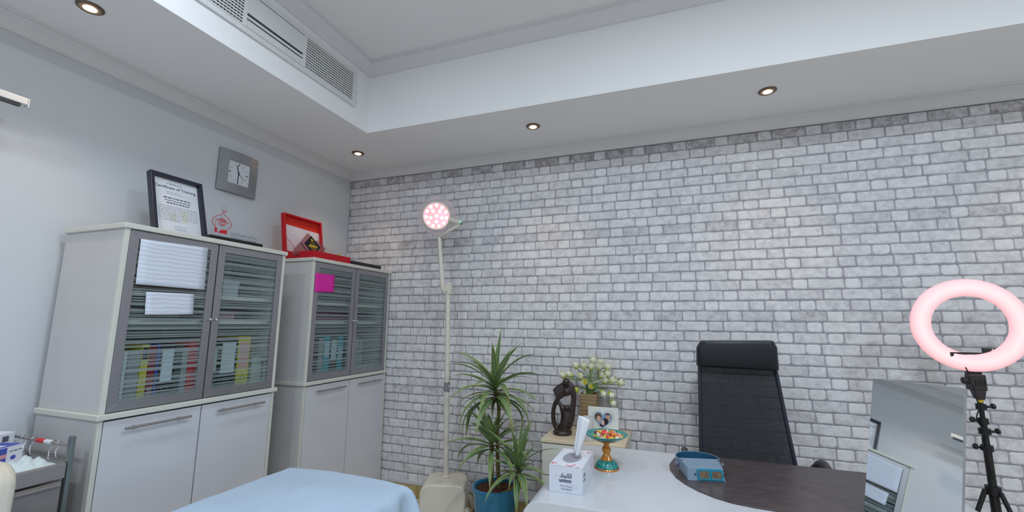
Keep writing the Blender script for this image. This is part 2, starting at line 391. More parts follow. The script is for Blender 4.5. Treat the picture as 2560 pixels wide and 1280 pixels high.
# ---- the printed brick: bricks stand 5 mm proud of the mortar; the 300 that show largest are single parts
ROWH, GAP = .0712, .0048
def brick_mesh(L, h, tone, seed):
    q = random.Random(seed); d = .0075; j = lambda a: q.uniform(-a, a)
    ns = 3 if L > .15 else 1
    out = []
    c = q.uniform(.005, .011) if L > .15 else q.uniform(.005, .013)
    hl, hh = L/2, h/2
    for (sx, sz, order) in ((1, -1, 0), (1, 1, 1), (-1, 1, 0), (-1, -1, 1)):
        cc = c*q.uniform(.7, 1.2)
        a, b = (sx*(hl-cc), sz*hh), (sx*hl, sz*(hh-cc*.8))
        pr = (a, b) if order == 0 else (b, a)
        out += [(p[0]+j(.0012), p[1]+j(.0012)) for p in pr]
        if (sx, sz) == (1, 1) or (sx, sz) == (-1, -1):
            for k in range(ns):
                t = (k+1)/(ns+1); out.append((sx*(hl-cc)*(1-2*t), sz*hh+j(.0028)))
    n = len(out)
    vs = [(a, 0, b) for a, b in out]+[(a*(1-.005/L), -d*.7, b*(1-.004/h) if b > 0 else b*(1-.007/h)) for a, b in out]+[(a*(1-.012/L), -d, b*(1-.008/h) if b > 0 else b*(1-.020/h)) for a, b in out]
    fs = [(r*n+i, r*n+(i+1) % n, (r+1)*n+(i+1) % n, (r+1)*n+i) for r in range(2) for i in range(n)]+[tuple(range(2*n, 3*n))]
    me = bpy.data.meshes.new('brick'); me.from_pydata(vs, [], fs); me.update()
    at = me.attributes.new('tone', 'FLOAT', 'FACE')
    for a in at.data: a.value = tone
    me.materials.append(BRICK)
    return me, vs, fs, tone
SL, HL = (.187, .193, .199, .206), (.086, .092, .098)
VAR = {}
def var(kind, dark):
    if (kind, dark) not in VAR:
        Ls = SL if kind == 's' else HL; lst = []
        for k in range(12 if kind == 's' else 9):
            L = Ls[k % len(Ls)]
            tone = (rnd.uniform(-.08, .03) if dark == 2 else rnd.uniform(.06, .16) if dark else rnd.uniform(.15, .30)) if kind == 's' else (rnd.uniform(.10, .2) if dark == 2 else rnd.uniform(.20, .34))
            lst.append((L,)+brick_mesh(L, ROWH-.0066, tone, rnd.random()))
        VAR[(kind, dark)] = lst
    return VAR[(kind, dark)]
OCC = [(1742, 1995, 850, 1160), (2165, 2412, 948, 1280), (1660, 2170, 1120, 1280), (2290, 2560, 880, 1280), (2280, 2560, 700, 930)]
bricks = []; row = 0; zt = 2.821
while zt-ROWH > .10:
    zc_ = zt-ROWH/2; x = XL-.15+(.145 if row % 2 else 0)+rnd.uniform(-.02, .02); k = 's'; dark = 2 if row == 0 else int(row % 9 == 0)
    while x < XR-.02:
        V = rnd.choice(var(k, dark)); L = V[0]
        xa, xb = x, x+L
        cut = 1.0
        if xa < XL+.004 and xb > XL+.022: cut = (xb-XL-.004)/L; xa = XL+.004
        if xa > XL+.002 and xb < XR-.002:
            def P(X, Z):
                v = Vector((X, YB, Z))-CAMP; dz = v.dot(fwd)
                return (1280+F_PX*v.dot(right)/dz, 640-F_PX*v.dot(up)/dz) if dz > .1 else (1e5, 0)
            a, b, c = P(xa, zc_-.03), P(xb, zc_-.03), P(xa, zc_+.03); cx_, cy_ = (a[0]+b[0])/2, (a[1]+c[1])/2
            vis = 0 < a[0] and b[0] < 2560 and 0 < cy_ < 1280 and not any(o[0] < cx_ < o[1] and o[2] < cy_ < o[3] for o in OCC)
            bricks.append(((b[0]-a[0])*(a[1]-c[1]) if vis and cut == 1 else 0, (xa+xb)/2, zc_, V, cut))
        x = xb+GAP*rnd.uniform(.6, 1.2); k = 'h' if k == 's' else 's'
    zt -= ROWH; row += 1
bricks.sort(key=lambda b: -b[0])
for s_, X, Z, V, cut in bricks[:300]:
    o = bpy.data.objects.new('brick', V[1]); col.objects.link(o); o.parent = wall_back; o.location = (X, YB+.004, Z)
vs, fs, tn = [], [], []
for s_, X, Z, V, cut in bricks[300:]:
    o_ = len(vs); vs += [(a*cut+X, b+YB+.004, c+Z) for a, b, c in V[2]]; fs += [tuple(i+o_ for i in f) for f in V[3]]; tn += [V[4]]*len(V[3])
me = bpy.data.meshes.new('bricks'); me.from_pydata(vs, [], fs); me.update()
at = me.attributes.new('tone', 'FLOAT', 'FACE')
for a, t in zip(at.data, tn): a.value = t
me.materials.append(BRICK)
o = bpy.data.objects.new('bricks', me); col.objects.link(o); o.parent = wall_back; o['kind'] = 'stuff'

# ---- ceiling lamps in the coffer (above the picture) and recessed downlights in the soffit
GLOW = pm('lamp_diffuser', (235, 244, 255), .5, emit=4, ecol=(228, 240, 255))
ct = None
for i, (x, y) in enumerate(LAMPS):
    clb = '%s round light of the raised ceiling row %s the brick wall' % (('left', 'middle', 'right')[i % 3], 'nearer' if i < 3 else 'farther from')
    if ct is None:
        ct = thing('ceiling_light', clb, 'ceiling light', (x, y, ZC), group='round lights in the raised ceiling')
        MB().lathe([(.17, 0), (.17, -.045), (.152, -.05), (.152, -.04)], 40).build('housing', WHITE_PL, ct, 40)
        MB().lathe([(0, -.046), (.151, -.046), (.151, -.040), (0, -.040)], 40).build('diffuser', GLOW, ct, 40)
    else: dup(ct, (x, y, ZC), label=clb)
BRONZE = pm('bronze_trim', (120, 104, 92), .35, metal=.7)
BULB = pm('warm_bulb', (255, 214, 150), .4, emit=22, ecol=(255, 205, 140))
REFL = pm('downlight_reflector', (190, 160, 130), .25, metal=.8)
DL = [(-2.515, 2.955, 'recessed downlight with warm bulb nearest the corner of the brick wall'),
      (-.915, 2.945, 'recessed downlight with warm bulb, middle one along the brick wall'),
      (.622, 2.945, 'recessed downlight with warm bulb, rightmost along the brick wall'),
      (-2.51, 1.065, 'large looking recessed downlight with warm bulb at the top left corner of the picture'),
      (2.16, 2.945, 'recessed downlight with warm bulb far right, outside the picture'),
      (-2.51, -.82, 'recessed downlight with warm bulb beside the camera, outside the picture')]
d0 = None
for x, y, lb in DL:
    if d0 is None:
        d0 = thing('recessed_downlight', lb, 'downlight', (x, y, ZS), group='downlights in the soffit')
        MB().lathe([(.040, -.001), (.052, -.001), (.052, -.004), (.046, -.009), (.040, -.009), (.040, -.001)], 32).build('trim_ring', BRONZE, d0, 40)
        MB().lathe([(.0395, -.0085), (.035, -.003), (.032, -.001)], 32).build('reflector', REFL, d0, 60)
        MB().lathe([(0, -.014), (.016, -.013), (.026, -.009), (.031, -.003), (.031, -.0005), (0, -.0005)], 24).build('bulb', BULB, d0, 60)
    else: dup(d0, (x, y, ZS), label=lb)
    l = bpy.data.lights.new('downlight_beam', 'SPOT'); l.energy = SPOT_W; l.color = SPOT_COL; l.spot_size = math.radians(95); l.spot_blend = .8; l.shadow_soft_size = .025
    lo = bpy.data.objects.new('downlight_beam', l); col.objects.link(lo); lo.location = (x, y, ZS-.02)

# ---- air grille on the coffer's left face
gx = CX0
ya, yb_, za, zb = .58, 2.482, 3.036, 3.318
g = thing('air_grille', 'long white air conditioning grille in the raised ceiling edge', 'air vent', (gx, ya, za))
W_, Hh = yb_-ya, zb-za; fr = .032; dep = .014
m = MB(); m.box(.0, dep, 0, W_, 0, fr).box(0, dep, 0, W_, Hh-fr, Hh).box(0, dep, 0, fr, fr, Hh-fr).box(0, dep, W_-fr, W_, fr, Hh-fr)
m.build('frame', WHITE_PL, g, bevel=.002)
DARKV = pm('vent_dark', (70, 74, 74), .8)
MB().box(.0005, .002, fr, W_-fr, fr, Hh-fr).build('back_plate', DARKV, g)
sections = [(fr, .985-.01, 'grid'), (.985+.01, 1.405-.008, 'louvre'), (1.405+.008, W_-fr, 'grid')]
for yy in (.985, 1.405): MB().box(.001, dep, yy-.01, yy+.01, fr, Hh-fr).build('divider', WHITE_PL, g)
IN = Hh-2*fr
for y0, y1, kind in sections:
    if kind == 'grid':
        n = 12
        for k in range(n):
            z = fr+IN*(k+.5)/n
            MB().obox((.008, (y0+y1)/2, z), (.004, 0, -.002), (0, (y1-y0)/2, 0), (.0008, 0, .0042)).build('slat', WHITE_PL, g)
        y = y0+.012
        while y < y1: MB().box(.002, .0045, y, y+.007, fr, Hh-fr).build('crosspiece', WHITE_PL, g); y += .019
    else:
        for k in range(7):
            z = fr+IN*(.42+.56*(k+.5)/7)
            MB().obox((.008, (y0+y1)/2, z), (.002, 0, .0004), (0, (y1-y0)/2, 0), (.001, 0, IN*.56/14*.92)).build('louvre_blade', WHITE_PL, g)
        MB().obox((.009, (y0+y1)/2, fr+IN*.30), (.003, 0, 0), (0, (y1-y0)/2, 0), (.001, 0, .007)).build('louvre_blade', WHITE_PL, g)
        MB().obox((.007, (y0+y1)/2, fr+IN*.12), (.003, 0, .002), (0, (y1-y0)/2, 0), (.002, 0, .020)).build('louvre_blade', WHITE_PL, g)

# ================================================================== CABINETS
CXF = -2.42                                        # front plane of the doors
def cabinet(y0, label):
    W = .925; t = .02; x0 = XL+.055; D = (CXF-.02)-x0; H = 1.906; ZM = 1.0
    c = thing('display_cabinet', label, 'cabinet', (x0, y0, 0))
    E_ = D+.02
    lw, rw = 0, W
    m = MB(); m.box(0, D, 0, t, .07, ZM).box(0, D, W-t, W, .07, ZM).box(0, D, t, W-t, .07, .09).box(0, .012, t, W-t, .09, ZM)
    m.build('lower_carcass', OFFW, c, bevel=.0015)
    MB().box(.01, D-.02, .01, W-.01, 0, .07).build('plinth', OFFW, c)
    m = MB(); m.box(0, D, .004, t+.002, ZM+.026, H-.026).box(0, D, W-t-.002, W-.004, ZM+.026, H-.026).box(0, .012, t, W-t, ZM+.026, H-.026)
    m.build('upper_carcass', OFFW, c, bevel=.0015)
    for nm, a, b in (('edge_band', 0, t), ('edge_band', W-t, W)):
        MB().box(D, E_, a, b, .07, ZM).build(nm, EDGE, c, bevel=.002)
        MB().box(D, E_, a+.002 if a == 0 else a-.002, b+.002 if a == 0 else b-.002, ZM+.026, H-.026).build(nm, EDGE, c, bevel=.002)
    MB().box(-.002, E_+.014, -.012, W+.012, ZM, ZM+.026).build('counter_board', EDGE, c, bevel=.004)
    MB().box(0, E_+.010, -.008, W+.008, H-.026, H).build('top_board', EDGE, c, bevel=.004)
    for z in (1.435, 1.578): MB().box(.014, D-.035, t+.004, W-t-.004, z-.011, z+.011).build('shelf', EDGE, c, bevel=.004)
    gap = .0035; half = (W-2*t)/2
    for k in range(2):
        a = t+k*half+gap; b = t+(k+1)*half-gap
        d = MB().box(D+.001, E_, a, b, .095, ZM-.008).build('lower_door', GLOSSW, c, bevel=.0015)
        ca = (a+b)/2; hz = .952
        h = MB().tube([(E_+.032, ca-.148, hz), (E_+.032, ca+.148, hz)], .0065, 12).build('handle', STEEL, d, 40)
        for s_ in (-.1, .1): MB().tube([(E_+.0, ca+s_, hz), (E_+.032, ca+s_, hz)], .0045, 10).build('handle_post', STEEL, d, 40)
        za, zb = ZM+.030, H-.030; fw = .040
        m = MB(); A = [(a, za), (b, za), (b, zb), (a, zb)]; B = [(a+fw, za+fw), (b-fw, za+fw), (b-fw, zb-fw), (a+fw, zb-fw)]
        fr_ = None
        for q in range(4):
            p = [A[q], A[(q+1) % 4], B[(q+1) % 4], B[q]]
            nm = 'glass_door' if q == 0 else 'door_rail'
            if q == 0:
                fr_ = MB().prism(p, (D+.001, 0, 0), (0, 1, 0), (0, 0, 1), (.019, 0, 0)).build('glass_door', ALU, c, bevel=.0012)
            else:
                MB().prism(p, (D+.001, 0, 0), (0, 1, 0), (0, 0, 1), (.019, 0, 0)).build('door_rail', ALU, fr_, bevel=.0012)
        pn = MB().box(D+.010, D+.013, a+fw-.003, b-fw+.003, za+fw-.003, zb-fw+.003).build('pane', GLASS, fr_)
        ky = b-.012 if k == 0 else a+.012
        MB().lathe([(.004, 0), (.004, .010), (.008, .014), (.008, .022), (.005, .025), (0, .025)], 16, (E_, ky, 1.452), (1, 0, 0)).build('knob', CHROME, fr_, 40)
    return c
CY = (1.283, 2.452)
cab1 = cabinet(CY[0], 'white cabinet with white papers taped to its glass door, beside the instrument cart')
cab2 = cabinet(CY[1], 'white cabinet with a pink sheet on its glass door, next to the brick wall')

# ---- binders and folders behind the glass
def binder(name, y, w_, h, c, label, x0=-2.785, d=.30, z=1.026, spine=None, ring=False, group=None, cat='binder', rough=.5):
    t = thing(name, label, cat, (x0, y, z), group=group)
    mt = pm('cover_%d_%d_%d' % c, c, rough, vary=.04)
    m = MB(); m.box(0, d, 0, .003, 0, h).box(0, d, w_-.003, w_, 0, h).box(d-.004, d, .003, w_-.003, 0, h)
    m.build('cover', mt, t, bevel=.001)
    MB().box(.01, d-.012, .004, w_-.004, .006, h-.012).build('pages', PAPER, t)
    if spine:
        z0, z1, sc_ = spine
        MB().box(d, d+.0012, w_*.12, w_*.88, h*z0, h*z1).build('spine_label', pm('spine_%d_%d_%d' % sc_, sc_, .6), t)
    if ring:
        MB().lathe([(.011, 0), (.0145, 0), (.0145, .002), (.011, .002), (.011, 0)], 20, (d, w_/2, h*.24), (1, 0, 0)).build('finger_ring', CHROME, t, 40)
    return t
LG = (176, 182, 182); G1 = 'files on the lower shelf of the cabinet by the cart'
yb = CY[0]+.03
row1 = [('folder', .030, .285, (128, 112, 98), 'brown paper folder at the left end of the lower glass shelf', None, False, 'folder'),
        ('folder', .022, .290, (70, 62, 66), 'thin dark folder second from left behind glass', (.05, .6, (150, 60, 70)), False, 'folder'),
        ('folder', .016, .270, (222, 224, 224), 'thin white folder between dark and grey folders', None, False, 'folder'),
        ('folder', .052, .270, (150, 150, 148), 'grey box folder left of the yellow folder', None, False, 'folder'),
        ('folder', .034, .300, (206, 190, 60), 'narrow yellow folder beside the red and blue one', (.75, .95, (40, 40, 40)), False, 'folder'),
        ('folder', .030, .290, (140, 26, 40), 'dark red and blue folder right of the narrow yellow folder', (.05, .3, (150, 120, 128)), False, 'folder'),
        ('folder', .014, .300, (40, 70, 150), 'thin blue folder behind glass in left door', None, False, 'folder'),
        ('lever_arch_file', .072, .300, (44, 42, 46), 'black lever arch file with white label in left glass door', (.36, .9, (214, 220, 226)), True, 'binder'),
        ('folder', .030, .285, (60, 76, 70), 'dark green grey folder right of the black file', None, False, 'folder'),
        ('folder', .030, .275, (150, 158, 156), 'plain grey folder left of the red folder', None, False, 'folder'),
        ('folder', .050, .305, (214, 62, 66), 'bright red folder at the right of the left glass door', None, False, 'folder')]
y = yb+.012
for nm, w_, h, c, lb, sp_, rg, ct_ in row1:
    binder(nm, y, w_, h, c, lb, spine=sp_, ring=rg, group=G1, cat=ct_); y += w_+.0035
y = CY[0]+.925/2+.035
for nm, w_, h, c, lb, sp_, rg, ct_ in [
        ('lever_arch_file', .078, .300, (30, 66, 54), 'dark green lever arch file in the right glass door', (.45, .85, (206, 212, 208)), True, 'binder'),
        ('lever_arch_file', .110, .310, (40, 40, 42), 'wide black lever arch file left of the yellow one', (.38, .93, (212, 220, 220)), True, 'binder'),
        ('lever_arch_file', .078, .325, (214, 196, 40), 'bright yellow lever arch file with a pink label', (.42, .9, (224, 170, 168)), True, 'binder')]:
    binder(nm, y, w_, h, c, lb, spine=sp_, ring=rg, group=G1, cat=ct_); y += w_+.006
MB().box(-2.75, -2.50, 2.095, 2.165, 1.026, 1.22).build('document_box', pm('pale_box', (186, 196, 188), .6), bevel=.003)
tag(bpy.data.objects['document_box'], 'pale greenish document box right of the yellow file', 'box')
G2 = 'files in the cabinet next to the brick wall'
y = CY[1]+.040
for nm, w_, h, c, lb, sp_, rg, ct_ in [
        ('folder', .060, .290, (60, 62, 64), 'dark grey folder at the left end of the far cabinet', (.5, .95, (190, 196, 190)), False, 'folder'),
        ('folder', .020, .290, (200, 206, 206), 'thin white folder in the far cabinet', None, False, 'folder'),
        ('folder', .045, .300, (58, 60, 64), 'dark folder left of the pale one in the far cabinet', None, False, 'folder'),
        ('folder', .045, .295, (150, 158, 156), 'pale grey folder left of the turquoise file', None, False, 'folder'),
        ('lever_arch_file', .065, .305, (30, 160, 176), 'turquoise lever arch file between pale folder and black file', (.5, .9, (190, 206, 212)), False, 'binder'),
        ('lever_arch_file', .075, .305, (48, 48, 52), 'black lever arch file between two turquoise files', (.4, .92, (200, 208, 208)), False, 'binder'),
        ('lever_arch_file', .060, .305, (34, 166, 180), 'turquoise lever arch file next to the door gap', (.42, .7, (190, 206, 212)), False, 'binder')]:
    binder(nm, y, w_, h, c, lb, spine=sp_, ring=rg, group=G2, cat=ct_); y += w_+.005
y = CY[1]+.925/2+.04
for nm, w_, h, c, lb, sp_, ct_ in [
        ('folder', .07, .295, (84, 88, 88), 'grey folder behind the right door of the far cabinet', (.35, .85, (170, 180, 176)), 'folder'),
        ('folder', .06, .285, (158, 170, 162), 'pale green folder behind the right door of the far cabinet', None, 'folder'),
        ('folder', .05, .27, (150, 160, 156), 'greyish folder right of the pale green folder', None, 'folder')]:
    binder(nm, y, w_, h, c, lb, spine=sp_, group=G2, cat=ct_, x0=-2.80, d=.30); y += w_+.006
m = MB().box(-2.488, -2.445, CY[1]+.52, CY[1]+.80, 1.026, 1.085)
tag(m.build('clear_tray', pm('tray_plastic', (190, 202, 204), .25), bevel=.004), 'pale plastic tray in front of folders in the far cabinet', 'tray')
# boxes on the middle shelves
def shelf_box(name, y0, y1, z, h, c, label, cat, x0=-2.80, x1=-2.50):
    t = thing(name, label, cat, (x0, y0, z)); W, D = y1-y0, x1-x0; mt = pm('box_%d_%d_%d' % c, c, .5)
    MB().box(0, D, 0, W, 0, h*.7).build('box_base', mt, t, bevel=.002)
    MB().box(-.002, D+.003, -.003, W+.003, h*.7+.001, h).build('box_lid', mt, t, bevel=.002)
shelf_box('storage_case', CY[1]+.05, CY[1]+.62, 1.4465, .048, (120, 62, 98), 'flat purple case lowest on the middle shelf of the far cabinet', 'case')
shelf_box('storage_case', CY[1]+.07, CY[1]+.58, 1.4960, .036, (84, 46, 74), 'dark purple case stacked on the lighter purple one', 'case')
shelf_box('card_box', CY[0]+.06, CY[0]+.34, 1.4465, .06, (96, 96, 92), 'low grey box on the narrow shelf behind the small paper', 'box')
shelf_box('card_box', CY[0]+.53, CY[0]+.66, 1.4465, .05, (160, 120, 120), 'small pinkish box on the narrow shelf in the right door', 'box')
shelf_box('bottle_rack', CY[0]+.60, CY[0]+.70, 1.5895, .10, (200, 206, 206), 'pale upright pack on the top shelf of the right door', 'pack', -2.62, -2.54)
shelf_box('card_box', CY[0]+.08, CY[0]+.42, 1.5895, .05, (110, 84, 66), 'brown box on top shelf behind the large paper', 'box')
# papers taped to the inside of the glass
LINEP = rings_mat('ruled_paper', (206, 212, 227), (226, 230, 240), 15, 'Z', .8, 2.5)
def paper(name, pts, c, label):
    P_ = [pix(px, py, x=CXF+.0008) for px, py in pts]
    n = 14; vs, fs = [], []
    for i in range(n+1):
        for k in range(9):
            a, b = k/8, i/n
            p = (P_[0].lerp(P_[1], a)).lerp(P_[3].lerp(P_[2], a), b)
            vs.append((p.x+.0006+.0022*(1+math.sin(a*5+b*2)*math.sin(b*9))*.5, p.y, p.z))
    for i in range(n):
        for k in range(8): q = i*9+k; fs.append((q, q+1, q+10, q+9))
    o = MB().add(vs, fs).build(name, c, smooth=80)
    s = o.modifiers.new('thick', 'SOLIDIFY'); s.thickness = .0006; s.offset = 0
    return tag(o, label, 'paper')
paper('paper_sheet', [(352, 597), (520, 620), (510, 725), (338, 710)], LINEP, 'large white sheet taped to the upper left glass door')
paper('paper_sheet', [(365, 730), (485, 735), (482, 786), (361, 787)], LINEP, 'smaller white sheet taped below the large one on the glass')
paper('paper_sheet', [(789, 682), (837, 688), (834, 731), (786, 730)], rings_mat('magenta_paper', (214, 30, 150), (238, 44, 176), 24, 'Z', .7), 'bright pink sheet on the glass of the far cabinet')

# ================================================================== THINGS ON THE CABINETS AND THE LEFT WALL
ZT = 1.9065
# framed certificate leaning on the wall
c0 = thing('certificate_frame', 'framed certificate of training leaning on the wall above the first cabinet', 'frame', (-2.62, 1.515, ZT+.0056))
lean = math.radians(17); FH, FW = .385, .292
ue = Vector((-math.sin(lean), 0, math.cos(lean))); ne = Vector((math.cos(lean), 0, math.sin(lean))); ve = Vector((0, 1, 0))
FRAME = pm('dark_blue_black_frame', (44, 44, 58), .3, vary=.08)
fw = .020; A = [(0, 0), (FW, 0), (FW, FH), (0, FH)]; B = [(fw, fw), (FW-fw, fw), (FW-fw, FH-fw), (fw, FH-fw)]
for q in range(4):
    MB().prism([A[q], A[(q+1) % 4], B[(q+1) % 4], B[q]], ne*-.018, ve, ue, ne*.036).build('frame_rail', FRAME, c0, bevel=.003)
MB().prism([(fw-.004, fw-.004), (FW-fw+.004, fw-.004), (FW-fw+.004, FH-fw+.004), (fw-.004, FH-fw+.004)], ne*-.016, ve, ue, ne*.008).build('certificate_paper', PAPER, c0)
po = ne*-.0078
def cl(nm, s_, a, b, w_, h, mat=INK, **k): text(nm, s_, mat, c0, po+ve*a+ue*b, ve, ue, w_, h, **k)
cl('title_lettering', 'Certificate of Training', .032, .300, .228, .022, bold=.012)
GREY = pm('grey_ink', (128, 132, 146), .8); YEL = pm('pale_yellow_highlight', (220, 219, 208), .8)
def strokes(par, o, ax, ay, rows, mat, seed, name='text_lines'):
    q = random.Random(seed); m = MB(); nn = Vector(ax).cross(Vector(ay))
    for a, b, w_, h in rows:
        x_ = a
        while x_ < a+w_:
            l_ = q.uniform(.006, .02); l_ = min(l_, a+w_-x_)
            if l_ > .001:
                p = Vector(o)+Vector(ax)*x_+Vector(ay)*b+nn*.0004
                m.add([p, p+Vector(ax)*l_, p+Vector(ax)*l_+Vector(ay)*h, p+Vector(ay)*h], [(0, 1, 2, 3)])
            x_ += l_+.004
    return m.build(name, mat, par)
strokes(c0, po, ve, ue, [(.100, .336, .080, .005), (.095, .283, .08, .002), (.095, .274, .10, .002)], GREY, 1)
strokes(c0, po, ve, ue, [(.075, .243, .15, .006), (.080, .228, .145, .004), (.09, .211, .125, .006)], INK, 2)
strokes(c0, po, ve, ue, [(.04, .190-.0125*i, .222-(.1 if i == 7 else 0), .0028) for i in range(8)], GREY, 3)
strokes(c0, po, ve, ue, [(.12, .07, .07, .003), (.12, .055, .07, .002), (.13, .048, .05, .002)], GREY, 4)
for a, b, w_, h in ((.10, .10, .035, .05), (.165, .10, .035, .075)):
    MB().prism([(a, b), (a+w_, b), (a+w_, b+h), (a, b+h)], po+ne*.00005, ve, ue, ne*.0001).build('highlight', YEL, c0)
MB().prism([(.05, 0), (.09, 0), (.07, .2)], ne*-.028, ve, ue, ne*.006).build('easel_strut', pm('brown_card', (140, 104, 72), .8), c0)

# wall clock: bowed square silver frame
ck = thing('wall_clock', 'square silver wall clock with white face on the left wall', 'clock', (XL, 2.203, 2.508))
S = .152; n = 10; vs, fs = [], []
SILV = pm('silver_frame', (160, 163, 168), .35, metal=.6, vary=.03)
def bow(a): return .016+.018*(1-(a/S)**2)
inner = .086
m = MB(); ang = 40
def sq(t, h):      # point on a square of half size h, t in 0..4
    k = int(t) % 4; f = t-int(t); a = -h+2*h*f
    return [(a, -h), (h, a), (-a, h), (-h, -a)][k]
K = 32; rings_ = []
for h, off in ((S, None), (S, 0), (inner, 0), (inner, -.012)):
    R_ = []
    for k in range(K):
        a, b = sq(k*4/K, h); x_ = .001 if off is None else bow(a)+off
        R_.append((x_, a, b))
    rings_.append(R_)
vs = [p for R_ in rings_ for p in R_]
fs = [(r*K+k, r*K+(k+1) % K, (r+1)*K+(k+1) % K, (r+1)*K+k) for r in range(3) for k in range(K)]
MB().add(vs, fs).build('frame', SILV, ck, 35)
MB().box(.001, .016, -inner-.002, inner+.002, -inner-.002, inner+.002).build('clock_face', PAPER, ck)
xf = .0165
for k in range(12):
    a = k*PI/6; r_ = .066; big = k % 3 == 0
    d = Vector((0, math.sin(a), math.cos(a))); t_ = Vector((0, math.cos(a), -math.sin(a)))
    MB().obox(Vector((xf, 0, 0))+d*r_, (.0006, 0, 0), t_*(.0028 if big else .0016), d*(.0075 if big else .003)).build('hour_mark', BLACK_PL, ck)
for nm, a, l_, wd in (('hour_hand', math.radians(-16), .062, .0026), ('minute_hand', math.radians(183), .070, .0022), ('second_hand', math.radians(128), .062, .0009)):
    d = Vector((0, math.sin(a), math.cos(a))); t_ = Vector((0, math.cos(a), -math.sin(a)))
    MB().obox(Vector((xf+.002, 0, 0))+d*(l_/2-.006), (.0008, 0, 0), t_*wd, d*(l_/2+.006)).build(nm, INK, ck)
MB().lathe([(.005, 0), (.005, .004), (0, .004)], 14, (xf, 0, 0), (1, 0, 0)).build('pivot', INK, ck, 40)

# metal curtain track at the left edge of the picture, held off the wall by brackets
r_ = thing('curtain_track', 'short end of a pale metal track off the left wall, at the picture edge', 'rail', (-2.765, .25, 2.402))
MB().box(0, .030, 0, .755, .014, .046).build('track_body', WHITE_PL, r_, bevel=.004)
MB().box(.005, .025, .02, .735, .001, .014).build('track_groove', pm('dark_groove', (62, 62, 64), .6), r_)
MB().box(-.001, .031, .755, .759, .006, .046).build('end_cap', WHITE_PL, r_)
for y_ in (.10, .50): MB().box(XL+2.765, .0, y_-.012, y_+.012, .022, .040).build('bracket', WHITE_PL, r_, bevel=.002)

# acrylic award with red onion dome emblem
aw = thing('acrylic_award', 'clear acrylic award with a red dome emblem on a black base', 'award', (-2.5, 1.722, ZT))
MB().box(-.03, .03, 0, .345, 0, .030).build('base', BLACK_PL, aw, bevel=.002)
ACR = clear_mat('clear_acrylic', (.95, .97, .98, 1), .02, .03)
def arc_outline(seg=24):
    pts = []
    ctrl = [(.02, .012), (.02, .045), (.012, .075), (.008, .10), (.020, .128), (.045, .142), (.066, .152), (.075, .165), (.078, .175), (.062, .196), (.058, .204), (.10, .204), (.098, .19), (.084, .172), (.100, .152), (.128, .130), (.145, .105), (.146, .085), (.135, .068), (.15, .062), (.330, .058), (.330, .012)]
    return ctrl
MB().prism(arc_outline(), (-.004, 0, 0), (0, 1, 0), (0, 0, 1), (.008, 0, 0)).build('acrylic_plate', ACR, aw)
REDP = pm('red_print', (206, 24, 44), .5)
def line(m, pts, wdt, x=.0045):
    """flat printed stroke in the local y, z plane"""
    n = len(pts)
    L_, R_ = [], []
    for i in range(n):
        a = Vector(pts[max(i-1, 0)]); b = Vector(pts[min(i+1, n-1)]); t_ = (b-a).normalized(); nn = Vector((-t_.y, t_.x))
        ww = wdt[i] if isinstance(wdt, list) else wdt
        p = Vector(pts[i]); L_.append((x, *(p+nn*ww/2))); R_.append((x, *(p-nn*ww/2)))
    m.add(L_+R_, [(i, i+1, n+i+1, n+i) for i in range(n-1)])
def sm_(pts, k=6):
    out = []
    for i in range(len(pts)-1):
        p0, p1, p2, p3 = [Vector(pts[min(max(i+d, 0), len(pts)-1)]) for d in (-1, 0, 1, 2)]
        for j in range(k):
            t = j/k; out.append(tuple(.5*((2*p1)+(-p0+p2)*t+(2*p0-5*p1+4*p2-p3)*t*t+(-p0+3*p1-3*p2+p3)*t**3)))
    return out+[tuple(pts[-1])]
m = MB()
line(m, sm_([(.040, .070), (.022, .088), (.019, .108), (.032, .128), (.060, .142), (.078, .156), (.080, .166)]), .0032)
line(m, sm_([(.080, .166), (.088, .152), (.110, .138), (.130, .118), (.138, .098), (.132, .080), (.112, .070)]), .0032)
line(m, sm_([(.064, .190), (.070, .176), (.082, .169), (.094, .174), (.101, .184)]), [.0015]*6+[.003]*6+[.005]*6+[.003]*6+[.001])
m.build('dome_outline', REDP, aw)
m = MB(); cxx, czz, rr = .080, .104, .0225
line(m, [(cxx+rr*math.cos(a*PI/12), czz+rr*math.sin(a*PI/12)) for a in range(25)], .003)
for f in (-.5, 0, .5): line(m, [(cxx+rr*f*math.cos(a), czz+rr*math.sin(a)) for a in [(-.5+i/10)*PI for i in range(11)]] if f else [(cxx, czz-rr), (cxx, czz+rr)], .0024)
for f in (-.6, 0, .5): line(m, [(cxx-rr*math.cos(math.asin(f)), czz+rr*f), (cxx+rr*math.cos(math.asin(f)), czz+rr*f)], .0026)
line(m, sm_([(.040, .117), (.052, .113), (.066, .117), (.080, .110), (.096, .112), (.118, .103)]), .004)
line(m, [(.040, .117), (.040, .062)], .0025)
m.build('globe_emblem', REDP, aw)
m = MB(); x_ = .0045
m.add([(x_, .038, .038), (x_, .057, .038), (x_, .052, .052), (x_, .056, .060), (x_, .038, .068)], [(0, 1, 2, 3, 4)])
m.add([(x_, .062, .037), (x_, .115, .037), (x_, .115, .062), (x_, .085, .058), (x_, .068, .050)], [(0, 1, 2, 3, 4)])
m.build('red_field', REDP, aw)
DKT = pm('grey_lettering', (58, 58, 66), .6)
text('arabic_lettering', shape_ar('هيئة آل مكتوم الخيرية'), DKT, aw, (.0042, .140, .036), (0, 1, 0), (0, 0, 1), .175, .020)
text('latin_lettering', 'Al Maktoum Foundation', DKT, aw, (.0042, .140, .019), (0, 1, 0), (0, 0, 1), .175, .010)

for ch in aw.children:
    if ch.name.split('.')[0] != 'base': ch.location.z += .016

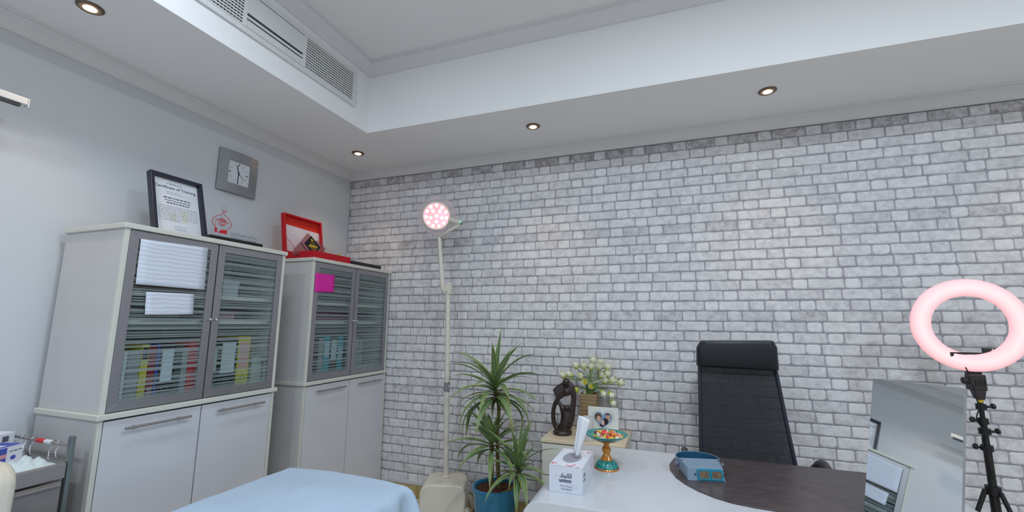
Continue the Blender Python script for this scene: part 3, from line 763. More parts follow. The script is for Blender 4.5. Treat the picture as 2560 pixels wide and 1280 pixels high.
# red presentation box with diamond award
bx_ = thing('presentation_box', 'open red presentation box with white lining on the far cabinet', 'box', (-2.70, 2.462, ZT))
BW, BD, BH = .385, .27, .052
m = MB(); m.box(0, BD, 0, .012, 0, BH).box(0, BD, BW-.012, BW, 0, BH).box(0, .012, .012, BW-.012, 0, BH).box(BD-.012, BD, .012, BW-.012, 0, BH).box(.012, BD-.012, .012, BW-.012, 0, .006)
m.build('box_base', REDM, bx_, bevel=.002)
MB().box(.012, BD-.012, .012, BW-.012, .006, .022).build('base_lining', pm('white_satin', (222, 214, 220), .4), bx_)
ll = math.radians(9); lu = Vector((-math.sin(ll), 0, math.cos(ll))); ln = Vector((math.cos(ll), 0, math.sin(ll)))
lo_ = Vector((-.004, 0, BH)); LH = .315
for p in ([(0, 0), (BW, 0), (BW-.014, .014), (.014, .014)], [(BW, 0), (BW, LH), (BW-.014, LH-.014), (BW-.014, .014)], [(BW, LH), (0, LH), (.014, LH-.014), (BW-.014, LH-.014)], [(0, LH), (0, 0), (.014, .014), (.014, LH-.014)]):
    MB().prism(p, lo_-ln*.035, ve, lu, ln*.035).build('lid_rim', REDM, bx_, bevel=.002)
lid = MB().prism([(.012, .012), (BW-.012, .012), (BW-.012, LH-.012), (.012, LH-.012)], lo_-ln*.034, ve, lu, ln*.006).build('lid', pm('orange_red_lining', (206, 36, 18), .6), bx_)
MB().prism([(.014, .014), (BW-.014, .014), (BW-.014, LH*.70), (.014, LH*.74)], lo_-ln*.0279, ve, lu, ln*.004).build('lid_lining', pm('white_satin', (222, 214, 220), .4), bx_)
MB().tube([lo_+ve*.010+lu*.13-ln*.006, lo_+ve*.012+ln*.09-Vector((0, 0, .004))], .003, 8, flat=.4).build('ribbon_stay', REDM, bx_)
MB().box(BD, BD+.004, BW/2-.016+.06, BW/2+.016+.06, BH-.006, BH+.008).build('clasp', GOLD, bx_, bevel=.002)
da = thing('diamond_award', 'smoky pink crystal award with a black diamond plate in the red box', 'award', (-2.575, 2.60, ZT+.0225))
PINKG = clear_mat('smoky_pink_crystal', (.80, .58, .60, 1), .03, .28, (170, 120, 126))
tb = math.radians(20); du = Vector((-math.sin(tb), 0, math.cos(tb))); dn = Vector((math.cos(tb), 0, math.sin(tb)))
MB().prism([(-.19, 0), (.085, 0), (.148, .10), (.075, .158), (.045, .140), (-.005, .205), (-.06, .150), (-.165, .05)], dn*-.012, ve, du, dn*.024).build('crystal_plate', PINKG, da, bevel=.003)
MB().prism([(.0, .012), (.088, .095), (.012, .182), (-.072, .105)], dn*.0125, ve, du, dn*.004).build('diamond_plate', pm('gloss_black_plate', (26, 26, 32), .2), da)
MB().prism([(-.112, .098), (-.106, .104), (-.035, .012), (-.042, .010)], dn*.0125, ve, du, dn*.001).build('black_line', BLACK_PL, da)
gp = dn*.0168
star = []
for k in range(10):
    a = PI/2+k*PI/5; rr_ = .020 if k % 2 == 0 else .009; star.append((.010+rr_*math.cos(a), .142+rr_*math.sin(a)))
MB().prism(star, gp, ve, du, dn*.0005).build('gold_star', GOLD, da)
MB().prism([(-.040, .088), (-.02, .104), (.03, .104), (.056, .092), (.04, .078), (-.03, .078)], gp, ve, du, dn*.0005).build('gold_panel', GOLD, da)
strokes(da, gp, ve, du, [(-.012, .114, .045, .005), (-.02, .066, .06, .005), (-.012, .058, .04, .003)], GOLD, 9)

# slim dark case at the end of the far cabinet
bc = thing('document_case', 'slim dark case lying at the end of the far cabinet', 'case', (-2.80, 2.955, ZT))
MB().box(0, .30, .0, .385, 0, .022).build('case_base', pm('dark_maroon', (54, 34, 40), .4), bc, bevel=.003)
MB().box(0, .302, -.002, .387, .0225, .046).build('case_lid', pm('navy_black', (42, 42, 54), .4), bc, bevel=.004)

# ================================================================== TREATMENT BED AND SHEET
bed = thing('treatment_bed', 'treatment bed under a light blue sheet in front of the cabinets', 'bed', (-1.672, .95, 0))
MB().box(-.34, .34, -.98, .98, .50, .62).build('mattress', pm('cream_vinyl', (216, 208, 192), .45), bed, bevel=.03, seg=3)
m = MB(); m.box(-.32, .32, -.94, .94, .43, .495); m.build('bed_frame', LAMPW, bed, bevel=.005)
for sx in (-1, 1):
    for sy_ in (-1, 1): MB().box(sx*.28-.025, sx*.28+.025, sy_*.85-.025, sy_*.85+.025, 0, .43).build('leg', LAMPW, bed, bevel=.005)
# sheet: draped grid
def sheet():
    hw, hl, ztop, drop = .368, 1.06, .640, .22
    nu, nv = 60, 120; vs, fs = [], []
    q = random.Random(5); ph = [q.uniform(0, 6) for _ in range(6)]
    for j in range(nv+1):
        for i in range(nu+1):
            u = (i/nu*2-1)*(hw+drop); v = (j/nv*2-1)*(hl+drop)
            ox, oy = max(abs(u)-hw, 0), max(abs(v)-hl, 0); sxn = 1 if u > 0 else -1; syn = 1 if v > 0 else -1
            o = math.hypot(ox, oy) if ox > 0 and oy > 0 else max(ox, oy)
            r_ = .045
            arc = min(o, r_*PI/2)
            out = r_*math.sin(arc/r_); dn_ = r_*(1-math.cos(arc/r_))+max(o-r_*PI/2, 0)
            fold = 0
            if o > 0:
                k = min(1, o/.12)
                s_ = (v if ox >= oy else u)
                fold = k*(.016*math.sin(s_*19+ph[0])+.012*math.sin(s_*37+ph[1])); out += max(-.02, fold)+.09*max(0, o-.05)
            tx, ty = (ox/o, oy/o) if o > 0 else (0, 0)
            if ox > 0 and oy > 0: dn_ *= 1.0; out += .03*math.sin(math.atan2(oy, ox)*4)*min(1, o/.15)
            x_ = max(-hw, min(hw, u))+sxn*tx*out; y_ = max(-hl, min(hl, v))+syn*ty*out
            wr = .0035*math.sin(u*9+v*3+ph[2])+.003*math.sin(v*11-u*4+ph[3])
            # slight crown of the mattress, and fold creases of a sheet that was packed flat
            cr_ = .012*(1-(min(abs(u), hw)/hw)**2)
            crease = .004*math.exp(-((v-.42)/.012)**2)+.004*math.exp(-((u+.02)/.010)**2)
            vs.append((x_, y_, ztop+cr_+wr*(1 if o == 0 else .3)+crease*(o == 0)-dn_))
    for j in range(nv):
        for i in range(nu): a = j*(nu+1)+i; fs.append((a, a+1, a+nu+2, a+nu+1))
    return MB().add(vs, fs)
SHEET = pm('blue_nonwoven_sheet', (186, 208, 230), .75, vary=.05, scale=3, bump=.12, bscale=260)
sh = sheet().build('bed_sheet', SHEET, smooth=180, loc=(-1.672, .95, 0))
s = sh.modifiers.new('thick', 'SOLIDIFY'); s.thickness = .0015
tag(sh, 'light blue disposable sheet draped over the treatment bed', 'sheet')

# ================================================================== STEEL CART (bottom left)
CXc, CYc = -2.42, 1.215
ct_ = thing('instrument_cart', 'stainless steel drawer cart in the bottom left corner', 'cart', (CXc, CYc, 0))
GREYM = pm('grey_green_post', (124, 132, 132), .35, metal=.5)
for dx in (-.0, -.50):
    for dy in (-.0, -.80):
        MB().box(dx-.028, dx, dy-.016, dy, .03, .955 if dx == 0 else .812).build('post', GREYM, ct_, bevel=.003)
        MB().lathe([(0, 0), (.012, 0), (.02, .004), (.02, .026), (.012, .03), (0, .03)], 12, (dx-.014, dy-.008, 0)).build('foot', BLACK_PL, ct_, 40)
MB().box(-.528, -.030, -.80, -.018, .815, .835).build('tray', STEEL, ct_, bevel=.002)
MB().box(-.520, -.034, -.795, -.022, .8355, .838).build('tray_liner', PAPER, ct_)
MB().box(-.03, -.004, -.798, -.018, .79, .850).build('tray_edge', STEEL, ct_, bevel=.003)
for z, h in ((.655, .125), (.50, .145), (.30, .19)):
    d = MB().box(-.45, -.010, -.795, -.022, z, z+h).build('drawer', STEEL, ct_, bevel=.004)
    MB().box(-.010, .004, -.785, -.030, z+h-.018, z+h-.006).build('drawer_lip', STEEL, d, bevel=.003)
MB().box(-.45, -.02, -.795, -.02, .06, .08).build('bottom_shelf', STEEL, ct_, bevel=.002)
rl = MB().tube([(-.020, -.008, .915), (-.528, -.008, .915)], .006, 10).build('rail', STEEL, ct_, 40)
MB().tube([(-.522, -.008, .915), (-.522, -.79, .915)], .006, 10).build('rail', STEEL, ct_, 40)
MB().tube([(-.20, -.008, .915), (-.26, -.008, .915)], .0095, 12).build('red_tape', pm('red_tape', (206, 44, 52), .5), rl, 40)
MB().tube([(-.155, -.008, .915), (-.20, -.008, .915)], .0095, 12).build('white_tape', PAPER, rl, 40)
for k, (xx, l_) in enumerate(((-.095, .045), (-.145, .06), (-.29, .05), (-.34, .045), (-.37, .04))):
    pts = [(xx, -.008+.010*math.cos(a), .915+.010*math.sin(a)) for a in [PI*.9-i*PI/5 for i in range(5)]]+[(xx+.004, -.020, .915-l_*.5), (xx+.010, -.022, .915-l_), (xx+.022, -.024, .915-l_-.006), (xx+.026, -.022, .915-l_+.008)]
    MB().tube(pts, .0022, 7).build('hook', CHROME, rl, 60)
# chain of small beads hanging from the rail
# things on the tray
zt_ = .8382
b1 = thing('glove_box', 'white and blue carton of gloves on the cart tray', 'box', (-2.712, 1.052, zt_), rz=math.radians(21))
BLUEP = pm('blue_print', (70, 88, 176), .5)
MB().box(-.05, .05, -.11, .11, 0, .070).build('carton', PAPER, b1, bevel=.0015)
MB().box(-.049, .049, -.109, .109, .0702, .0708).build('blue_lid_print', BLUEP, b1)
MB().box(-.03, .03, -.06, .06, .0709, .0714).build('lid_opening', PAPER, b1)
MB().box(.0501, .0506, -.109, .045, .002, .068).build('blue_side_print', BLUEP, b1)
MB().box(.0507, .0510, -.109, .045, .026, .042).build('pink_band_print', pm('pink_print', (222, 160, 160), .5), b1)
MB().prism([(.073+.011*math.cos(a*PI/8), .022+.009*math.sin(a*PI/8)) for a in range(16)], (.0501, 0, 0), (0, 1, 0), (0, 0, 1), (.0004, 0, 0)).build('oval_emblem', BLUEP, b1)
strokes(b1, (.0502, 0, 0), (0, 1, 0), (0, 0, 1), [(.055, .048, .048, .003)], INK, 12)
b2 = thing('small_carton', 'small white carton with a dark square behind the glove box', 'box', (-2.86, 1.14, zt_), rz=.3)
MB().box(-.05, .05, -.035, .035, 0, .105).build('carton', PAPER, b2, bevel=.002)
MB().box(.0501, .0505, -.012, .012, .068, .092).build('dark_square', pm('grey_square', (96, 92, 112), .6), b2)
# crumpled gauze
n = 22; vs, fs = [], []; q = random.Random(11)
for j in range(n+1):
    for i in range(n+1):
        a, b = i/n, j/n; e = math.sin(PI*a)*math.sin(PI*b)
        vs.append((-2.455-.195*a, 1.192-.13*b, zt_+.001+max(0, e)*(.02+.028*abs(math.sin(a*13+b*5))*abs(math.sin(b*9+a*4+1)))+.001*q.random()))
for j in range(n):
    for i in range(n): k = j*(n+1)+i; fs.append((k, k+1, k+n+2, k+n+1))
gz = MB().add(vs, fs).build('gauze_cloth', pm('white_gauze', (214, 226, 226), .9), smooth=60)
s = gz.modifiers.new('thick', 'SOLIDIFY'); s.thickness = .001; s.offset = 1
tag(gz, 'crumpled white gauze on the far end of the cart tray', 'cloth')

# cream chair whose backrest shows at the bottom left corner
cc = thing('cream_chair', 'cream padded chair whose rounded backrest shows at the bottom left corner', 'chair', (-2.272, .93, 0))
CREAM = pm('cream_leatherette', (218, 208, 190), .5, vary=.03)
outl = []; hw, z0, z1 = .137, .52, .955
for k in range(9): a = PI*k/16; outl.append((hw-.075+.075*math.cos(a), z1-.075+.075*math.sin(a)))
for k in range(9): a = PI/2+PI*k/16; outl.append((-hw+.075+.075*math.cos(a), z1-.075+.075*math.sin(a)))
outl += [(-hw+.015, z0), (hw-.015, z0)]
MB().prism(outl, (0, 0, 0), (1, 0, 0), (0, 0, 1), (0, -.062, 0)).build('backrest', CREAM, cc, smooth=40, bevel=.022, seg=4)
MB().box(-.137, .137, -.40, -.075, .40, .47).build('seat', CREAM, cc, bevel=.02, seg=3)
for sx in (-1, 1):
    MB().tube([(sx*.115, -.030, 0), (sx*.115, -.032, .40), (sx*.115, -.032, .60)], .012, 10).build('leg', STEEL, cc, 50)
    MB().tube([(sx*.115, -.37, 0), (sx*.115, -.37, .41)], .012, 10).build('leg', STEEL, cc, 50)
    MB().tube([(sx*.115, -.37, .38), (sx*.115, -.032, .38)], .009, 10).build('seat_rail', STEEL, cc, 50)

# ================================================================== EXAMINATION LAMP
LY = 3.135
lx = -1.659
lp = thing('examination_lamp', 'cream floor examination lamp with a round head of glowing LEDs', 'lamp', (lx, LY, 0))
rz_ = math.radians(20)
bm_ = Vector((math.cos(rz_), math.sin(rz_), 0)); bn_ = Vector((-math.sin(rz_), math.cos(rz_), 0))
# weighted foot: box with sloping shoulders
prof_ = [(-.165, .055), (.165, .055), (.165, .235), (.150, .272), (.10, .290), (-.10, .290), (-.150, .272), (-.165, .235)]
MB().prism(prof_, Vector((0, 0, 0))-bn_*.16, bm_, (0, 0, 1), bn_*.28).build('weighted_base', LAMPW, lp, smooth=30, bevel=.012, seg=3)
for sx in (-1, 1):
    MB().tube([bm_*(sx*.17)-bn_*.14+Vector((0, 0, .13)), bm_*(sx*.205)-bn_*.15+Vector((0, 0, .045)), bm_*(sx*.22)-bn_*.19+Vector((0, 0, .036))], .020, 10).build('base_foot', LAMPW, lp, 60)
    MB().tube([bm_*(sx*.17)+bn_*.08+Vector((0, 0, .13)), bm_*(sx*.20)+bn_*.10+Vector((0, 0, .045)), bm_*(sx*.21)+bn_*.12+Vector((0, 0, .036))], .020, 10).build('base_foot', LAMPW, lp, 60)
    for dd in (-.19, .12):
        p = bm_*(sx*(.22 if dd < 0 else .21))+bn_*dd
        MB().lathe([(0, -.010), (.025, -.010), (.027, 0), (.025, .010), (0, .010)], 16, p+Vector((0, 0, .0275)), bm_).build('castor', pm('grey_rubber', (120, 118, 116), .6), lp, 40)
MB().lathe([(.024, .289), (.030, .293), (.030, .300), (.020, .306)], 20).build('pole_collar', LAMPW, lp, 40)
jt = pix(1120, 722, y=LY)-Vector((lx, LY, 0))
MB().tube([(0, 0, .30), (jt.x*.45, 0, .30+(jt.z-.30)*.45)], .0200, 16).build('lower_pole', LAMPW, lp, 50)
MB().tube([(jt.x*.45, 0, .30+(jt.z-.30)*.45), (jt.x, 0, jt.z-.02)], .0185, 16).build('upper_pole', LAMPW, lp, 50)
pc = Vector((jt.x*.46, 0, .30+(jt.z-.30)*.46))
MB().tube([pc-Vector((0, 0, .035)), pc+Vector((0, 0, .035))], .0232, 16).build('height_clamp', pm('clamp_grey', (150, 152, 158), .3, metal=.5), lp, 50)
MB().tube([pc+Vector((.018, -.004, .02)), pc+Vector((.026, -.014, 0)), pc+Vector((.022, -.012, -.03))], .003, 8).build('clamp_lever', CHROME, lp, 60)
MB().lathe([(.0, -.028), (.026, -.028), (.028, -.024), (.028, .024), (.026, .028), (0, .028)], 22, (jt.x-.012, 0, jt.z), (0, 1, 0)).build('elbow_joint', LAMPW, lp, 40)
MB().box(jt.x-.005, jt.x+.030, -.024, .024, jt.z-.045, jt.z+.05).build('elbow_block', LAMPW, lp, bevel=.006)
hd = pix(1092, 540, y=LY-.06)-Vector((lx, LY, 0))
top = pix(1099, 592, y=LY)-Vector((lx, LY, 0))
MB().tube([(jt.x-.045, -.005, jt.z-.01), (top.x, -.005, top.z)], [.019, .016], 14).build('arm', LAMPW, lp, 50)
# head: shallow drum facing into the room, a little down
hn = (Vector((-.05, .25, 1.42))-(Vector((lx, LY, 0))+hd)).normalized()
hn = Vector((.30, -.90, -.22)).normalized()
hp = [(.0, -.030), (.080, -.030), (.108, -.018), (.120, .000), (.120, .018), (.116, .022), (.110, .022), (.105, .019)]
MB().lathe(hp, 40, hd, hn).build('lamp_head', LAMPW, lp, 50)
MB().lathe([(.121, .0), (.152, -.004), (.160, .002), (.160, .012), (.152, .016), (.121, .014), (.121, 0)], 40, hd-hn*.002, hn).build('head_rim', clear_mat('frosted_rim', (.95, .93, .94, 1), .25, .30, (232, 214, 218)), lp, 50)
MB().lathe([(0, .012), (.106, .012), (.106, .019), (0, .019)], 36, hd, hn).build('led_plate', pm('pink_plate', (244, 196, 206), .4, emit=1.0, ecol=(255, 160, 178)), lp, 40)
LED = pm('white_led', (255, 246, 250), .4, emit=3.5, ecol=(255, 236, 242))
hx = hn.cross(Vector((0, 0, 1))).normalized(); hy = hn.cross(hx)
for R_, nn_, off in ((0, 1, 0), (.047, 5, .3), (.084, 11, .1)):
    for k in range(nn_):
        a = off+2*PI*k/nn_
        MB().lathe([(.0125, .019), (.0115, .022), (.007, .025), (0, .026)], 12, hd+hx*(R_*math.cos(a))+hy*(R_*math.sin(a)), hn).build('led_lens', LED, lp, 60)
# bracket from the arm to the head hub at the right
hub = pix(1147, 556, y=LY-.07)-Vector((lx, LY, 0))
MB().tube([(top.x, -.005, top.z), (top.x+.05, -.03, top.z+.005), (top.x+.12, -.06, top.z+.03), (hub.x+.01, hub.y, hub.z-.02), (hub.x, hub.y, hub.z)], .011, 10).build('head_bracket', LAMPW, lp, 60)
he = hd+(hub-hd).normalized()*.13
MB().tube([he, hub+(hub-hd).normalized()*.02], .020, 14).build('head_hub', LAMPW, lp, 50)
e_ = hub+(hub-hd).normalized()*.02
MB().tube([e_, e_+(hub-hd).normalized()*.012], .012, 12).build('switch', pm('switch_grey', (130, 134, 134), .4), lp, 50)
MB().lathe([(.005, 0), (.004, .003), (0, .004)], 10, e_+(hub-hd).normalized()*.004+Vector((0, -.013, .006)), (0, -1, 0)).build('indicator_light', pm('green_led', (60, 220, 120), .4, emit=6, ecol=(30, 230, 110)), lp, 60)
l = bpy.data.lights.new('exam_lamp_beam', 'SPOT'); l.energy = 5; l.color = (1, .93, .95); l.spot_size = math.radians(70); l.spot_blend = .6; l.shadow_soft_size = .08
lo = bpy.data.objects.new('exam_lamp_beam', l); col.objects.link(lo); lo.location = Vector((lx, LY, 0))+hd+hn*.04; lo.rotation_euler = (-hn).to_track_quat('Z', 'Y').to_euler()

# ================================================================== POTTED PLANT
PX, PY = -1.185, 2.95
pl = thing('potted_plant', 'striped leaf dracaena in a blue pot beside the desk', 'plant', (PX, PY, 0))
BLUEG = pm('blue_glaze', (36, 122, 160), .3, vary=.12, scale=6, coat=.3)
MB().lathe([(0, 0), (.085, 0), (.10, .01), (.125, .12), (.142, .25), (.150, .315), (.156, .335), (.156, .352), (.148, .357), (.138, .350), (.134, .325), (.0, .318)], 40).build('pot', BLUEG, pl, 45)
m = MB(); n = 14
vs = [(0, 0, .333)]; fs = []
for r_i in range(1, 5):
    for k in range(24): a = 2*PI*k/24; rr = .134*r_i/4; vs.append((rr*math.cos(a), rr*math.sin(a), .330+rnd.uniform(-.004, .008)))
for k in range(24): fs.append((0, 1+k, 1+(k+1) % 24))
for r_i in range(3):
    for k in range(24): fs.append((1+r_i*24+k, 1+(r_i+1)*24+k, 1+(r_i+1)*24+(k+1) % 24, 1+r_i*24+(k+1) % 24))
MB().add(vs, fs).build('soil', pm('brown_soil', (84, 50, 34), .95, vary=.4, scale=40, bump=.6, bscale=90), pl, 60)
STEM = rings_mat('ringed_stem', (92, 70, 36), (132, 122, 62), 60)
def L3(px, py, y): p = pix(px, py, y=y); return p-Vector((PX, PY, 0))
cr1 = L3(1237, 972, PY-.02); cr2 = L3(1229, 1108, PY-.06); cr3 = L3(1296, 1172, PY-.10)
s1 = [(.02, .02, .325), L3(1243, 1090, PY), L3(1247, 1020, PY), cr1]
MB().tube(sm_([tuple(p) for p in s1], 6), [.0135]*4+[.012]*12+[.0125, .014, .016], 10).build('stem', STEM, pl, 60)
MB().tube(sm_([(-.02, -.03, .325), tuple(L3(1231, 1180, PY-.05)), tuple(cr2)], 5), .009, 9).build('stem', STEM, pl, 60)
MB().tube(sm_([(.06, -.06, .325), tuple(L3(1294, 1210, PY-.09)), tuple(cr3)], 5), .009, 9).build('stem', STEM, pl, 60)
LEAF = leaf_mat()
def leaf(org, az, el, length, width, droop, q, twist=0, tries=9):
    n = 11; p = Vector(org); vs, uvs, fs = [], [], []
    e = el; st = length/n
    side0 = Vector((-math.sin(az), math.cos(az), 0))
    for i in range(n+1):
        t = i/n
        wv = width*(math.sin(PI*min(1, t*.93+.07)**.75))*(1-.25*t)+.003*(1-t) if i < n else .0008
        d = Vector((math.cos(az)*math.cos(e), math.sin(az)*math.cos(e), math.sin(e)))
        nrm = side0.cross(d); tw = twist*t
        sd = (side0*math.cos(tw)+nrm*math.sin(tw))
        up_ = sd.cross(d)*-1
        for k, (a, h) in enumerate(((-1, .30), (-.5, .08), (0, 0), (.5, .08), (1, .30))):
            vs.append(p+sd*(a*wv/2)+up_*(h*wv*.5)); uvs.append(((a+1)/2, t))
        p = p+d*st; e -= droop*st*(.35+1.3*t); e = max(e, -1.45)
    hit = False
    for v in vs:
        X, Y = v.x+PX, v.y+PY
        if Y > YB-.012 or (X > -.875 and Y > 2.93 and v.z < .71) or (X > -.62 and Y < 2.70 and v.z < .77) or (X < -1.45 and v.z < .36): hit = True
    if hit:
        return leaf(org, az+.7, el, length*(.97 if tries > 4 else .85), width, droop, q, twist, tries-1) if tries else None
    for i in range(n):
        for k in range(4): a = i*5+k; fs.append((a, a+1, a+6, a+5))
    me = bpy.data.meshes.new('leaf'); me.from_pydata([tuple(v) for v in vs], [], fs); me.update()
    uvl = me.uv_layers.new(name='UVMap')
    for poly in me.polygons:
        for li, vi in zip(poly.loop_indices, poly.vertices): uvl.data[li].uv = uvs[vi]
    me.materials.append(LEAF); me.shade_smooth()
    o = bpy.data.objects.new('leaf', me); col.objects.link(o); o.parent = pl
def crownleaves(c, n, Lr, W, seed, els, zspread):
    q = random.Random(seed)
    for k in range(n):
        t = k/(n-1); az = k*2.399963+q.uniform(-.3, .3)
        el = els[0]+(els[1]-els[0])*t+q.uniform(-.15, .15)
        leaf(Vector(c)+Vector((0, 0, -zspread*t)), az, el, q.uniform(*Lr), W*q.uniform(.8, 1.1), q.uniform(3.6, 6.2)*(.35+.75*t), q, q.uniform(-.6, .6))
crownleaves(cr1+Vector((0, 0, .055)), 40, (.30, .42), .052, 3, (1.15, -.35), .13)
crownleaves(cr2+Vector((0, 0, .03)), 24, (.26, .36), .046, 8, (1.15, -.2), .08)
crownleaves(cr3+Vector((0, 0, .03)), 24, (.22, .34), .044, 21, (1.35, -.2), .07)
q_ = random.Random(4)
leaf(cr1+Vector((0, 0, .06)), -.6, 1.42, .375, .042, .5, q_, .2)
leaf(cr2, .3, .75, .30, .038, .8, q_, .2)
leaf(cr3, 1.2, 1.45, .36, .036, .3, q_, .1)
for k in range(9):
    a = k*.7; p = cr1+Vector((0, 0, -.06-.004*k)); d = Vector((math.cos(a), math.sin(a), 0))
    MB().tube([p, p+d*.03+Vector((0, 0, .004)), p+d*.055+Vector((0, 0, -.03)), p+d*.045+Vector((0, 0, -.05))], [.004, .003, .002, .0008], 5).build('dry_leaf_base', pm('dry_brown', (84, 52, 34), .9), pl, 60)

# ================================================================== SIDE CABINET AND WHAT STANDS ON IT
ZB = .686
sc_ = thing('side_cabinet', 'low cream cabinet under the statue and the tulips', 'cabinet', (-.858, 2.955, 0))
MB().box(0, .54, .018, .435, .06, ZB-.022).build('carcass', EDGE, sc_, bevel=.002)
MB().box(-.004, .544, -.004, .438, ZB-.022, ZB).build('top_board', pm('pale_maple_top', (222, 204, 176), .4, vary=.05, scale=5, stretch=(1, 8, 1)), sc_, bevel=.003)
for k in range(3):
    d = MB().box(.004, .536, 0, .017, .068+k*.198, .068+k*.198+.192).build('drawer_front', EDGE, sc_, bevel=.002)
    MB().tube([(.19, -.024, .20+k*.198), (.35, -.024, .20+k*.198)], .005, 10).build('handle', STEEL, d, 50)
    for xx in (.20, .34): MB().tube([(xx, 0, .20+k*.198), (xx, -.024, .20+k*.198)], .004, 8).build('handle_post', STEEL, d, 50)
MB().box(.02, .52, .03, .42, 0, .06).build('plinth', BLACK_PL, sc_)

# dark sculpture of an embracing family
st = thing('family_sculpture', 'dark polished abstract sculpture of an embracing family', 'sculpture', (-.753, 3.12, ZB))
DK = pm('dark_polished_wood', (50, 36, 34), .28, vary=.25, scale=12, coat=.4)
def S_(a, b, y=0): return Vector(((a-110)*.00069, y, (828-b)*.00069))
m = MB()
m.tube(sm_([tuple(S_(*p)) for p in ((150, 800), (195, 700), (222, 560), (228, 450), (205, 360), (160, 325))], 5), [.022]*8+[.019]*8+[.021]*9+[.020], 12)
m.tube(sm_([tuple(S_(*p)) for p in ((60, 800), (22, 720), (16, 610), (50, 510), (120, 440), (165, 440))], 5), [.016]*8+[.015]*10+[.018]*7+[.018], 12)
m.tube(sm_([tuple(S_(a, b, .006)) for a, b in ((130, 800), (150, 700), (150, 620), (110, 560))], 5), [.045, .045, .044, .043, .042, .040, .038, .036, .034, .032, .03, .028, .026, .022, .018, .014], 12)
m.tube([S_(95, 560), S_(118, 640), S_(112, 720), S_(70, 775)], [.012, .016, .018, .016], 10)
m.tube([S_(75, 520), S_(110, 575), S_(165, 600), S_(205, 560)], [.012, .016, .018, .016], 10)
m.prism([(S_(*p).x, S_(*p).z) for p in ((12, 400), (60, 352), (125, 318), (165, 360), (150, 430), (95, 470), (50, 490), (38, 460))], (0, -.010, 0), (1, 0, 0), (0, 0, 1), (0, .045, 0))
for (a, b), r_, yy in (((155, 318), .027, -.004), ((167, 408), .026, -.018), ((163, 566), .016, -.022)):
    m.lathe([(max(.0001, r_*math.sin(PI*k/10)), -r_*1.15*math.cos(PI*k/10)) for k in range(11)], 16, S_(a, b, yy))
bd = m.build('figures', DK, st, smooth=180)
r_ = bd.modifiers.new('remesh', 'REMESH'); r_.mode = 'VOXEL'; r_.voxel_size = .0036; r_.use_smooth_shade = True
r_ = bd.modifiers.new('smooth', 'SMOOTH'); r_.iterations = 8; r_.factor = .5
MB().lathe([(0, 0), (.060, 0), (.066, .006), (.066, .020), (.056, .030), (0, .032)], 32).build('base', DK, st, 50)

# woven vase and white tulips
VX, VY = -.592, 3.285
vz = thing('woven_vase', 'square woven straw vase holding white tulips', 'vase', (VX, VY, ZB))
WOV = rings_mat('woven_straw', (128, 104, 76), (176, 152, 118), 34, 'Z', .85)
VH = .262; hb, ht_ = .052, .060
m = MB()
A0 = [(-hb, -hb, 0), (hb, -hb, 0), (hb, hb, 0), (-hb, hb, 0)]; A1 = [(-ht_, -ht_, VH), (ht_, -ht_, VH), (ht_, ht_, VH), (-ht_, ht_, VH)]
i_ = .006; B1 = [(-ht_+i_, -ht_+i_, VH), (ht_-i_, -ht_+i_, VH), (ht_-i_, ht_-i_, VH), (-ht_+i_, ht_-i_, VH)]; B0 = [(-hb+i_, -hb+i_, .01), (hb-i_, -hb+i_, .01), (hb-i_, hb-i_, .01), (-hb+i_, hb-i_, .01)]
m.add(A0+A1+B1+B0, [(3, 2, 1, 0)]+[(k, (k+1) % 4, (k+1) % 4+4, k+4) for k in range(4)]+[(k+4, (k+1) % 4+4, (k+1) % 4+8, k+8) for k in range(4)]+[(k+8, (k+1) % 4+8, (k+1) % 4+12, k+12) for k in range(4)]+[(12, 13, 14, 15)])
m.build('vase_body', WOV, vz, bevel=.004)
STR = pm('straw_cord', (168, 142, 104), .85, vary=.12, scale=40)
for k in range(11):
    z = .012+k*.0238; h = hb+(ht_-hb)*z/VH+.0015
    MB().tube([(-h, -h, z), (h, -h, z), (h, h, z), (-h, h, z), (-h, -h, z)], .0028, 6).build('woven_band', STR, vz)
TUL = [(240, 140), (315, 140), (408, 92), (392, 152), (482, 108), (470, 152), (556, 155), (112, 235), (178, 228), (282, 246), (330, 300), (396, 345), (350, 388), (502, 236), (552, 224), (535, 292), (606, 286), (686, 310), (510, 412), (590, 425), (606, 505), (236, 382)]
PET = pm('tulip_petal', (232, 232, 206), .55, vary=.06, scale=20); PETY = pm('tulip_yellow_green', (206, 214, 92), .55, vary=.1, scale=20)
GRN = pm('tulip_stem', (112, 150, 78), .5)
mouth = Vector((VX, VY, ZB+VH))
def bloom(o, d, R, Hh, opened, par, mat):
    d = d.normalized(); ref = Vector((0, 0, 1)) if abs(d.z) < .9 else Vector((1, 0, 0))
    a = d.cross(ref).normalized(); b = d.cross(a); m = MB()
    for k in range(6):
        ph = 2*PI*k/6+(.1 if k % 2 else 0); rs = 1 if k % 2 else .93
        n_, w_ = 7, 5; vs = []
        for i in range(n_+1):
            t = i/n_; rr = R*rs*(math.sin(min(1, t*1.35+.12)*PI/2))*(1-opened*.9*max(0, t-.5)) ; wd = (.62*math.sin(PI*min(1, t*.82+.14)))
            for j in range(w_+1):
                s_ = (j/w_*2-1)*wd; q = ph+s_
                vs.append(Vector(o)+d*(Hh*t)+(a*math.cos(q)+b*math.sin(q))*rr)
        m.add(vs, [(i*(w_+1)+j, i*(w_+1)+j+1, (i+1)*(w_+1)+j+1, (i+1)*(w_+1)+j) for i in range(n_) for j in range(w_)])
    return m.build('petals', mat, par, smooth=180)
POS = ['highest', 'upper', 'front', 'drooping']
CELL = {}
for a, b in TUL: CELL.setdefault(('top' if b < 180 else 'middle' if b < 330 else 'lower'), []).append((a, b))
